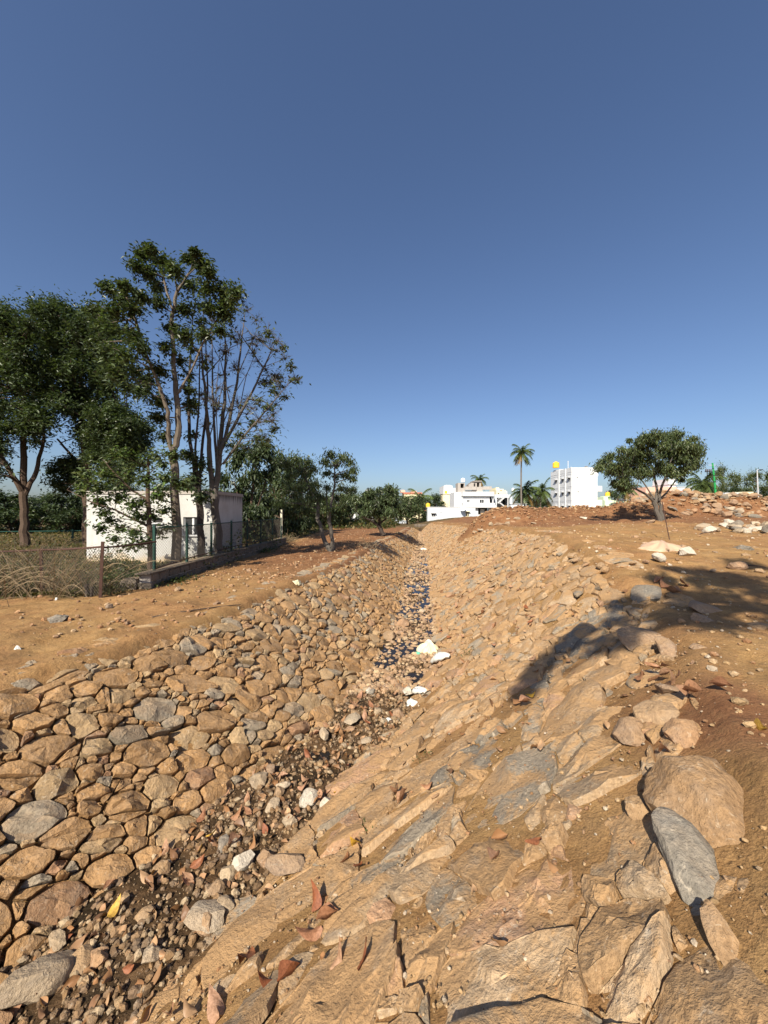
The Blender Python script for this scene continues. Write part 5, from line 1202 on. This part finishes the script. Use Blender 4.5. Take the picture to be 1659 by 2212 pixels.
# plinth of stone blocks, each a piece
pl = empty('plinth', (PX, 9.9, -2.0), 'low stone plinth wall carrying the green fence', 'wall')
rs = random.Random(8)
def block(x0, x1, y0, y1, z0, z1, rs):
    V, Fc = ico(2); c = Vector(((x0+x1)/2, (y0+y1)/2, (z0+z1)/2)); h = np.array([(x1-x0)/2, (y1-y0)/2, (z1-z0)/2])
    P = np.clip(V*1.75+np.array([rs.gauss(0, .03) for _ in range(3)]), -1, 1)*h+np.random.default_rng(rs.randrange(9999)).normal(0, .006, V.shape); return P, Fc, c
for row in range(3):
    y = 9.75+row*.07
    while y < 23.3:
        L_ = rs.uniform(.28, .55); z0 = -2.22+row*.21; P, Fc, c = block(PX-.13, PX+.2, y, y+L_-.015, z0, z0+.2, rs); o = link('stone', mesh_np('stone', P, Fc, False), M['masonry'], pl, c-Vector(wloc(pl))); y += L_
mb = MB(); mb.box(PX-.11, PX+.165, 9.85, 23.2, -2.3, -1.62); mb.build('core', M['concrete'], pl)
mb = MB(); mb.box(PX-.16, PX+.22, 9.72, 23.35, -1.589, -1.555); mb.build('coping', M['masonry'], pl)
P, Fc, c = block(PX-.55, PX-.15, 9.75, 10.1, -2.25, -1.7, rs); link('stone', mesh_np('stone', P, Fc, False), M['masonry'], pl, c-Vector(wloc(pl)))
# rusty front fence
ff = empty('chain_link_fence', tuple(W(220, 1312, 8.7)), 'rusty leaning front fence half buried in dry brush', 'fence')
pA, pA2 = W(215, 1312, 8.7), W(222, 1170, 8.7); pB, pB2 = W(93, 1300, 9.3), W(88, 1184, 9.3); pC, pC2 = W(-60, 1310, 9.6), W(-62, 1190, 9.6)
for a, b in ((pA, pA2), (pB, pB2), (pC, pC2)):
    mb = MB(); mb.tube([a-Vector((0, 0, .2)), b], .042, 4); mb.build('post', M['rust'], ff)
for a, b in ((W(-62, 1192, 9.6), W(88, 1188, 9.3)), (W(88, 1188, 9.3), W(222, 1181, 8.7)), (W(222, 1183, 8.7), W(337, 1170, 10.28))):
    mb = MB(); mb.tube(bez(a, b, -.03, 5), .022, 6); mb.build('rail', M['rust'], ff)
mb = MB(); mb.tube([W(222, 1312, 8.68), W(318, 1280, 9.9)], .028, 6); mb.build('rail', M['rust'], ff)
mb = MB(); wire_mesh(mb, (pB2.x, pB2.y, 0), (pA2.x, pA2.y, 0), -1.9, -.82, .085); wire_mesh(mb, (pA2.x, pA2.y, 0), (-6.15, 10.28, 0), -1.9, -.84, .085); wire_mesh(mb, (pC2.x, pC2.y, 0), (pB2.x, pB2.y, 0), -1.9, -.95, .085); o = mb.build('wire_mesh', M['wire'], ff); o['kind'] = 'stuff'
rs = random.Random(4); sp_ = W(191, 1262, 8.9)
mb = MB(); mb.tube([W(190, 1312, 8.9), W(188, 1262, 8.9)], .05, 5); mb.tube([W(196, 1312, 8.85), W(199, 1268, 8.85)], .035, 5); mb.build('stump', M['bark_dark'], ff)
# back fence on the left plot
bf = empty('chain_link_fence', gl(157, 23), 'far green rail fence behind the two thick left trunks', 'fence')
for u in (-40, 60, 157, 240):
    x = X(u, 24); mb = MB(); mb.box(x-.04, x+.04, 23.96, 24.04, -2.1, Z(1143, 24)); mb.build('post', M['greenpaint'], bf)
mb = MB(); mb.tube([W(-60, 1149, 24), W(240, 1146, 24)], .03, 5); mb.build('rail', M['greenpaint'], bf)

# dry thorny brush on the front fence
def brush(label, n, xr_, yr_, zbase, seed, lr):
    rs = random.Random(seed); root = empty('dry_brush', (xr_[0]*.5+xr_[1]*.5, sum(yr_)/2, zbase), label, 'brush'); mb = MB()
    for i in range(n):
        a = Vector((rs.uniform(*xr_), rs.uniform(*yr_), zbase+rs.uniform(-.05, .25))); az = rs.uniform(0, 6.28); L = rs.uniform(*lr); el = rs.uniform(.15, 1.3)
        b = a+Vector((math.cos(az)*math.cos(el)*L, math.sin(az)*math.cos(el)*L*.5, math.sin(el)*L*.75)); mid = (a+b)/2+Vector((0, 0, L*rs.uniform(.1, .35))); pts = [a*(1-t)**2+mid*2*t*(1-t)+b*t*t for t in (0, .2, .4, .6, .8, 1)]; w = rs.uniform(.003, .009)
        mb.tube(pts, [w, w, w*.9, w*.8, w*.6, w*.3], 3, cap=False)
    o = mb.build('twigs', M['twig'], root); o['kind'] = 'stuff'; return root
brush('large tangle of dry pale thorny twigs heaped against the rusty fence', 260, (-10.2, -6.7), (8.5, 9.4), -1.95, 5, (.7, 2.1))
brush('low dry twigs lying on the dirt before the brush heap', 60, (-10.2, -7.6), (7.4, 8.3), -1.98, 6, (.3, .9))
brush('fallen dead branch lying by the twin stemmed mango', 46, (-1.9, -.4), (19.5, 20.6), -1.95, 8, (.3, 1.0))
brush('dark scrub at the far end of the green fence', 90, (-6.6, -5.6), (23.6, 25.5), -1.95, 9, (.3, 1.0))
# weeds and grass inside the fence (uncountable)
def weeds(name, label, n, sampler, seed, size, cols, hmax):
    rng = np.random.default_rng(seed); P = sampler(rng, n); n = len(P); lift = rng.random(n)**1.5*hmax*(np.clip(fbm(P[:, 0], P[:, 1], 1.4, 3)*3+.55, .08, 1.3)); P = P.copy(); P[:, 2] += lift
    a = rng.uniform(0, 6.283, n); ax = np.stack([np.cos(a), np.sin(a), rng.normal(.35, .6, n)], -1); ax /= np.linalg.norm(ax, axis=1)[:, None]; sdv = np.cross(ax, np.stack([rng.normal(0, .5, n), rng.normal(0, .5, n), np.ones(n)], -1)); sdv /= np.linalg.norm(sdv, axis=1)[:, None]
    s = size*(P[:, 1]/10)**.6
    L = (s*rng.uniform(.6, 1.5, n))[:, None]; w = L*.22
    V = np.stack([P, P+ax*L*.5+sdv*w, P+ax*L, P+ax*L*.5-sdv*w], 1).reshape(-1, 3); Fc = np.arange(4*n).reshape(n, 4); col = np.array(cols)[rng.integers(0, len(cols), n)]*rng.uniform(.7, 1.3, (n, 1))
    return tag(link(name, mesh_np(name, V, Fc, False, np.repeat(col, 4, 0)), M['weed']), label, kind='stuff')
def plot(rng, n):
    y = 8.9+36*rng.random(n)**1.7; x = -6.3-rng.random(n)**1.15*(2+y*1.0); k = ~((x > hx0) & (x < hx1) & (y > hy0-.1) & (y < hy1)); x, y = x[k], y[k]; return np.stack([x, y, Gn(x, y)], -1)
DRYG = [(.12, .095, .045), (.17, .13, .06), (.085, .075, .032), (.065, .07, .026), (.05, .06, .022)]
weeds('weeds', 'dry grass and low weeds growing inside the fenced plot', 42000, plot, 41, .09, DRYG, .30)
def plotg(rng, n):
    cx_ = [(-7.3, 11), (-7.9, 11.5), (-8.5, 12), (-6.7, 10.9), (-7.2, 12.4), (-11.2, 9.6), (-10.4, 9.4), (-11, 10.4), (-9.8, 10.2), (-10.3, 9.0), (-10.8, 8.8), (-9.6, 9.3), (-11.5, 9.2), (-6.6, 13.2), (-9.3, 13.2), (-6.45, 15.3), (-6.4, 18.8), (-6.4, 20.5), (-6.0, 10.7), (-10.2, 8.7), (-9.7, 8.6)]
    i = rng.integers(0, len(cx_), n); C = np.array(cx_)[i]; x = C[:, 0]+rng.normal(0, .38, n); y = C[:, 1]+rng.normal(0, .4, n); return np.stack([x, y, Gs(x, y)], -1)
weeds('weeds', 'leafy green weeds along the fences and the hut wall', 17000, plotg, 42, .085, GREEN+OLIVE+DRYG, .95)
def farg(rng, n):
    y = 44+40*rng.random(n); x = rng.uniform(-.75, .12, n)*y+rng.normal(0, 2, n); k = (x < T(_crL, np.minimum(y, 58))-2.0); x, y = x[k], y[k]; return np.stack([x, y, Gn(x, y)], -1)
weeds('undergrowth', 'rough green undergrowth below the far trees on the left', 16000, farg, 43, .16, OLIVE+DRYG, 1.3)
def tuft(rng, n):
    c = np.array([(0.02, 4.9), (-.55, 3.9), (-.62, 4.0), (1.25, 8.3), (1.35, 8.5)])[rng.integers(0, 5, n)]; x = c[:, 0]+rng.normal(0, .05, n)+.45; y = c[:, 1]+rng.normal(0, .05, n)-.3; return np.stack([x, y, Gs(x, y)+.02], -1)
weeds('grass_tuft', 'tiny green grass tufts at the foot of the right bank', 140, tuft, 44, .05, OLIVE, .04)

# ------------------------------------------------------------------ poles and posts
r = empty('marker_post', gl(608, 26), 'thin pale yellow marker post with a black foot beside the track', 'post'); x = X(608, 26)
mb = MB(); mb.box(x-.06, x+.06, 25.94, 26.06, Z(1153, 26), Z(1101, 26)); mb.build('shaft', M['postpaint'], r); mb = MB(); mb.box(x-.062, x+.062, 25.938, 26.062, -2.1, Z(1153, 26)-.002); mb.build('foot', M['black'], r)
d = 55; r = empty('utility_pole', gl(1555, d), 'bright green utility pole with dark rings, leaning slightly', 'pole'); b_, t_2 = W(1556+18*.0, 1082, d), W(1539, 1000, d); b_ = W(1548.5, 1085, d)
mb = MB(); mb.tube([b_-Vector((0, 0, .8)), b_.lerp(t_2, .5), t_2], [.15, .125, .10], 10); mb.build('shaft', M['greenpole'], r)
for k in (.15, .35, .52, .68, .86): mb = MB(); p_ = b_.lerp(t_2, k); mb.tube([p_-Vector((0, 0, .06)), p_+Vector((0, 0, .06))], (.165-.06*k), 10); mb.build('ring', M['black'], r)
mb = MB(); mb.tube([W(1531, 1005, d), W(1545, 1005, d)], .04, 5); mb.build('crossarm', M['galv'], r)
d = 62; r = empty('transformer_frame', gl(1528, d), 'dark double pole frame with crossarms left of the green pole', 'pole')
for u in (1527.5, 1532.5): mb = MB(); mb.tube([W(u+1.5, 1070, d), W(u, 1017, d)], .06, 6); mb.build('post', M['black'], r)
for v in (1019, 1031): mb = MB(); mb.box(X(1523, d), X(1541, d), d-.08, d+.08, Z(v+.8, d), Z(v-.8, d)); mb.build('crossarm', M['black'], r)
for u in (1524.5, 1528, 1532, 1536): mb = MB(); mb.lathe(W(u, 1018, d), [(.06, 0), (.1, .1), (.05, .18), (.1, .26), (.03, .34)], 8); mb.build('insulator', M['rust'], r)
d = 50; r = empty('street_lamp', gl(1638, d), 'grey street lamp post with a short arm at the right edge', 'street lamp')
mb = MB(); mb.tube([W(1638.3, 1085, d), W(1635.5, 1016, d)], [.09, .06], 8); mb.build('post', M['galv'], r); mb = MB(); mb.tube([W(1635.5, 1016, d), W(1637, 1014.5, d), W(1639.5, 1014.6, d)], .035, 6); mb.build('arm', M['galv'], r); mb = MB(); q = W(1639.2, 1015, d); mb.box(q.x, q.x+.45, d-.12, d+.12, q.z-.05, q.z+.06); mb.build('lamp_head', M['black'], r)
for u, d, vt, lb in ((1149.5, 78, 1072, 'thin pale pole in front of the short palms'), (1158.5, 76, 1072, 'thin grey pole beside the three storey building'), (860, 62, 1062, 'thin dark pole above the parked car')):
    r = empty('utility_pole', gl(u, d), lb, 'pole'); mb = MB(); mb.tube([W(u+1, 1110, d), W(u, vt, d)], [.11, .08], 6); mb.build('shaft', M['postpaint' if u > 900 and u < 1152 else 'galv' if u > 1152 else 'bark_dark'], r); mb = MB(); mb.tube([W(u-3, vt+2, d), W(u+3, vt+2, d)], .035, 5); mb.build('crossarm', M['galv'], r)
# rod and plastic sheet on the right bank top
pr = surf(1448, 1164); pr_t = Vector((pr.x-.33, pr.y+.2, pr.z+1.3*1.0)); d = pr.y; pr_t = W(1430, 1083, d+.1)
r = empty('iron_rod', tuple(pr), 'thin rusty iron rod leaning in front of the mango tree', 'rod'); mb = MB(); mb.tube([pr-Vector((0, 0, .15)), pr_t], .013, 6); mb.build('rod', M['rust'], r)
def sheet(name, label, cat, c, rx, ry, h, seed, mat, rz=0, pts=None, ridge=1.0):
    """crumpled sheet or bag: radial grid with folds, closed underneath"""
    rng = np.random.default_rng(seed); nr_, na = 12, 44; V = []; ph = rng.uniform(0, 6.28, 6)
    for i in range(nr_+1):
        q = i/nr_
        for j in range(na):
            a = 2*math.pi*j/na; rad = 1+.13*math.sin(3*a+ph[0])+.10*math.sin(5*a+ph[1])+.05*math.sin(11*a+ph[2]); x, y = math.cos(a)*rad*q*rx, math.sin(a)*rad*q*ry
            z = h*(1-q**1.7)*(1+.25*math.sin(2*a+ph[3]))+ridge*h*.34*q*(1.02-q*.55)*math.sin(7*a+ph[4]+3*q)+ridge*h*.16*math.sin(15*a+5*q+ph[5])*q*(1-.5*q)
            V.append((x, y, max(z, .004)))
    Fc = [(i*na+j, i*na+(j+1) % na, (i+1)*na+(j+1) % na, (i+1)*na+j) for i in range(nr_) for j in range(na)]
    b = len(V); V += [(v[0]*.97, v[1]*.97, -.03) for v in V[nr_*na:(nr_+1)*na]]; Fc += [(nr_*na+j, nr_*na+(j+1) % na, b+(j+1) % na, b+j) for j in range(na)]; Fc.append(tuple(b+j for j in range(na))[::-1])
    Fc = [f[::-1] if False else f for f in Fc]
    o = link(name, mesh_np(name, np.array(V), Fc, True), M[mat], None, c); n = snormal(Vector(c)); o.rotation_mode = 'QUATERNION'; o.rotation_quaternion = n.to_track_quat('Z', 'Y') @ Matrix.Rotation(rz, 3, 'Z').to_quaternion(); return tag(o, label, cat)
M['sheet'] = plain('pinkish_plastic_sheet', (.48, .33, .22), .5, .12, 5, .1); M['sackw'] = plain('white_woven_sack', (.58, .58, .54), .6, .06, 6, .2); M['creambag'] = plain('cream_plastic_bag', (.62, .56, .36), .45, .08, 4, .05); M['blueplastic'] = plain('blue_plastic', (.1, .3, .45), .4, .1, 5); M['greenplastic'] = plain('green_plastic', (.12, .4, .28), .4, .1, 5); M['print'] = plain('faded_grey_print', (.22, .22, .26), .8, .2, 30)
sheet('plastic_sheet', 'crumpled pinkish plastic sheet on the ground below the iron rod', 'plastic sheet', surf(1427, 1184), .60, .42, .16, 1, 'sheet', .2)
sheet('plastic_sheet', 'small pink scrap of sheet left of the crumpled sheet', 'plastic sheet', surf(1392, 1176), .26, .14, .05, 2, 'sheet', .1)
sheet('plastic_bag', 'open cream plastic bag beside the dark pool', 'plastic bag', surf(927, 1406), .26, .24, .2, 3, 'creambag', .4, ridge=1.3)
sheet('plastic_bag', 'blue scrap of plastic behind the cream bag', 'plastic bag', surf(914, 1393), .07, .05, .03, 4, 'blueplastic'); sheet('plastic_bag', 'greenish scrap of plastic in the water left of the cream bag', 'plastic bag', surf(902, 1411), .08, .05, .03, 5, 'greenplastic')
sheet('plastic_bag', 'crumpled white wrapper at the far end of the cream bag', 'plastic bag', surf(926, 1386), .08, .05, .05, 6, 'sackw')
def sack(label, p, L, Wd, H, rz, seed, lines):
    rng = np.random.default_rng(seed); root = empty('sack', tuple(p), label, 'sack'); n, m = 22, 20; V = []
    for i in range(n+1):
        t = i/n; w = max(.04, math.sin(math.pi*(.06+.88*t))**.65)*(1+.07*math.sin(9*t+seed))
        for j in range(m):
            a = 2*math.pi*j/m; V.append(((t-.5)*L, math.cos(a)*Wd*w*.5*(1+.05*math.sin(13*t+3*a)), (math.sin(a)*.5+.42)*H*w+.012*math.sin(21*t+4*a)))
    Fc = [(i*m+j, (i+1)*m+j, (i+1)*m+(j+1) % m, i*m+(j+1) % m) for i in range(n) for j in range(m)]+[tuple(range(m)), tuple(n*m+j for j in range(m))[::-1]]
    o = link('body', mesh_np('body', np.array(V), Fc, True), M['sackw'], root)
    # faded printed marks on the sack's upper side
    Vp = []; Fp = []
    for k in range(lines):
        for q in range(5):
            t = .28+.46*q/4+rng.uniform(-.03, .03); a = math.pi*(.32+.3*k/max(1, lines-1)); w = math.sin(math.pi*(.06+.88*t))**.65; c = Vector(((t-.5)*L, math.cos(a)*Wd*w*.5*1.06, (math.sin(a)*.5+.42)*H*w*1.03+.012)); s1, s2 = rng.uniform(.008, .022), rng.uniform(.004, .009); b = len(Vp); Vp += [(c.x-s1, c.y-s2, c.z), (c.x+s1, c.y-s2, c.z), (c.x+s1, c.y+s2, c.z+.002), (c.x-s1, c.y+s2, c.z+.002)]; Fp.append((b, b+1, b+2, b+3))
    link('print', mesh_np('print', np.array(Vp), Fp), M['print'], root)
    nn_ = snormal(Vector(p)); root.rotation_mode = 'QUATERNION'; root.rotation_quaternion = nn_.to_track_quat('Z', 'Y') @ Matrix.Rotation(rz, 3, 'Z').to_quaternion(); return root
sack('white woven sack with faded print lying on the foot of the right bank', surf(952, 1430, .05), .62, .24, .16, R(62), 3, 3)
sack('torn dirty white sack lower down beside the pink and white stone', surf(906, 1500, .04), .50, .17, .10, R(50), 5, 2)
sheet('plastic_bag', 'crumpled end of white sacking below the torn sack', 'plastic bag', surf(889, 1518), .12, .1, .06, 7, 'sackw')
sheet('plastic_bag', 'white scrap of sacking far up the channel', 'plastic bag', surf(914, 1187), .32, .16, .12, 8, 'sackw'); sheet('plastic_bag', 'crumpled clear wrapper in the gravel below the torn sack', 'plastic bag', surf(838, 1555), .06, .05, .03, 9, 'sackw')
sheet('paper_scrap', 'white cup like scrap on the left dirt near the frame edge', 'litter', surf(37, 1408), .05, .04, .07, 10, 'sackw'); sheet('paper_scrap', 'yellow scrap on the left dirt by the bank edge', 'litter', surf(642, 1258), .16, .1, .05, 11, 'creambag')
sheet('paper_scrap', 'white scrap next to the dark rock on the right', 'litter', surf(1612, 1192), .07, .05, .05, 12, 'sackw')
r = empty('rag', tuple(W(122, 1310, 8.5)), 'white rag hanging upright in the dry brush', 'rag'); mb = MB(); mb.tube([W(121, 1312, 8.5), W(123, 1304, 8.48), W(121, 1298, 8.5), W(122.5, 1291, 8.5)], [.02, .035, .03, .02], 7); mb.build('cloth', M['sackw'], r, True)
for (ua, va, ub, vb, lb) in ((1510, 1157, 1540, 1153, 'dark stick lying on the ochre ground right of the rod'), (330, 1337, 520, 1310, 'long thin dry stick on the left dirt track'), (1610, 1225, 1659, 1232, 'pale stick at the right edge by the tilted rock'), (1516, 1140, 1522, 1128, 'short dry stick standing in the pale stone row')):
    a, b = surf(ua, va), surf(ub, vb); r = empty('stick', tuple(a), lb, 'stick'); mb = MB(); mb.tube(bez(a+Vector((0, 0, .03)), b+Vector((0, 0, .04)), .05, 6, .08), [.018, .018, .015, .014, .012, .008], 5); mb.build('wood', M['bark'], r)

# ------------------------------------------------------------------ silver car
def car(label, c, L, H, Wd):
    root = empty('parked_car', c, label, 'car'); P = [(-.5, .18), (-.5, .42), (-.47, .56), (-.40, .62), (-.33, .93), (-.22, 1.0), (.06, .98), (.20, .66), (.42, .58), (.49, .45), (.5, .2), (.42, .13), (-.42, .13)]; n = len(P); mb = MB()
    ins = lambda z: .84 if z > .9 else (.97 if z > .6 else 1)
    mb.add([(c[0]+x*L, c[1]-Wd/2*ins(z), c[2]+z*H) for x, z in P]+[(c[0]+x*L, c[1]+Wd/2*ins(z), c[2]+z*H) for x, z in P], [tuple(range(n)), tuple(range(n, 2*n))[::-1]]+[(i, n+i, n+(i+1) % n, (i+1) % n) for i in range(n)]); mb.build('body', M['silver'], root)
    for (a, b) in ((-.31, -.12), (-.10, .15)):
        mb = MB(); y = c[1]-Wd/2*.955; mb.add([(c[0]+a*L, c[1]-Wd*.488, c[2]+.65*H), (c[0]+b*L, c[1]-Wd*.488, c[2]+.65*H), (c[0]+(b-.06)*L, c[1]-Wd*.432, c[2]+.91*H), (c[0]+(a+.04)*L, c[1]-Wd*.432, c[2]+.91*H)], [(0, 1, 2, 3)]); mb.build('window', M['glass'], root)
    for x in (-.31, .31):
        for s in (-1, 1):
            w = MB(); cxx = c[0]+x*L; n_ = 16; R_ = .22*H; y0, y1 = (c[1]+s*Wd*.36, c[1]+s*Wd*.505)
            w.add([(cxx+R_*math.cos(k/n_*6.283), yy, c[2]+R_+R_*math.sin(k/n_*6.283)) for yy in (y0, y1) for k in range(n_)], [tuple(range(n_)), tuple(range(n_, 2*n_))]+[(k, (k+1) % n_, n_+(k+1) % n_, n_+k) for k in range(n_)]); wo = w.build('wheel', M['rubber'], root)
            w = MB(); y2 = y1+s*.01; w.add([(cxx+R_*.6*math.cos(k/n_*6.283), y2, c[2]+R_+R_*.6*math.sin(k/n_*6.283)) for k in range(n_)], [tuple(range(n_))]); w.build('rim', M['galv'], wo)
    mb = MB(); mb.box(c[0]-.5*L-.02, c[0]-.5*L+.03, c[1]-Wd*.48, c[1]-Wd*.3, c[2]+.44*H, c[2]+.54*H); mb.build('tail_light', M['redroof'], root)
    return root
car('silver car parked under the far trees at the end of the track', (X(860, 96), 96, g1(X(860, 96), 96)+.02), 4.3, 1.62, 1.8)
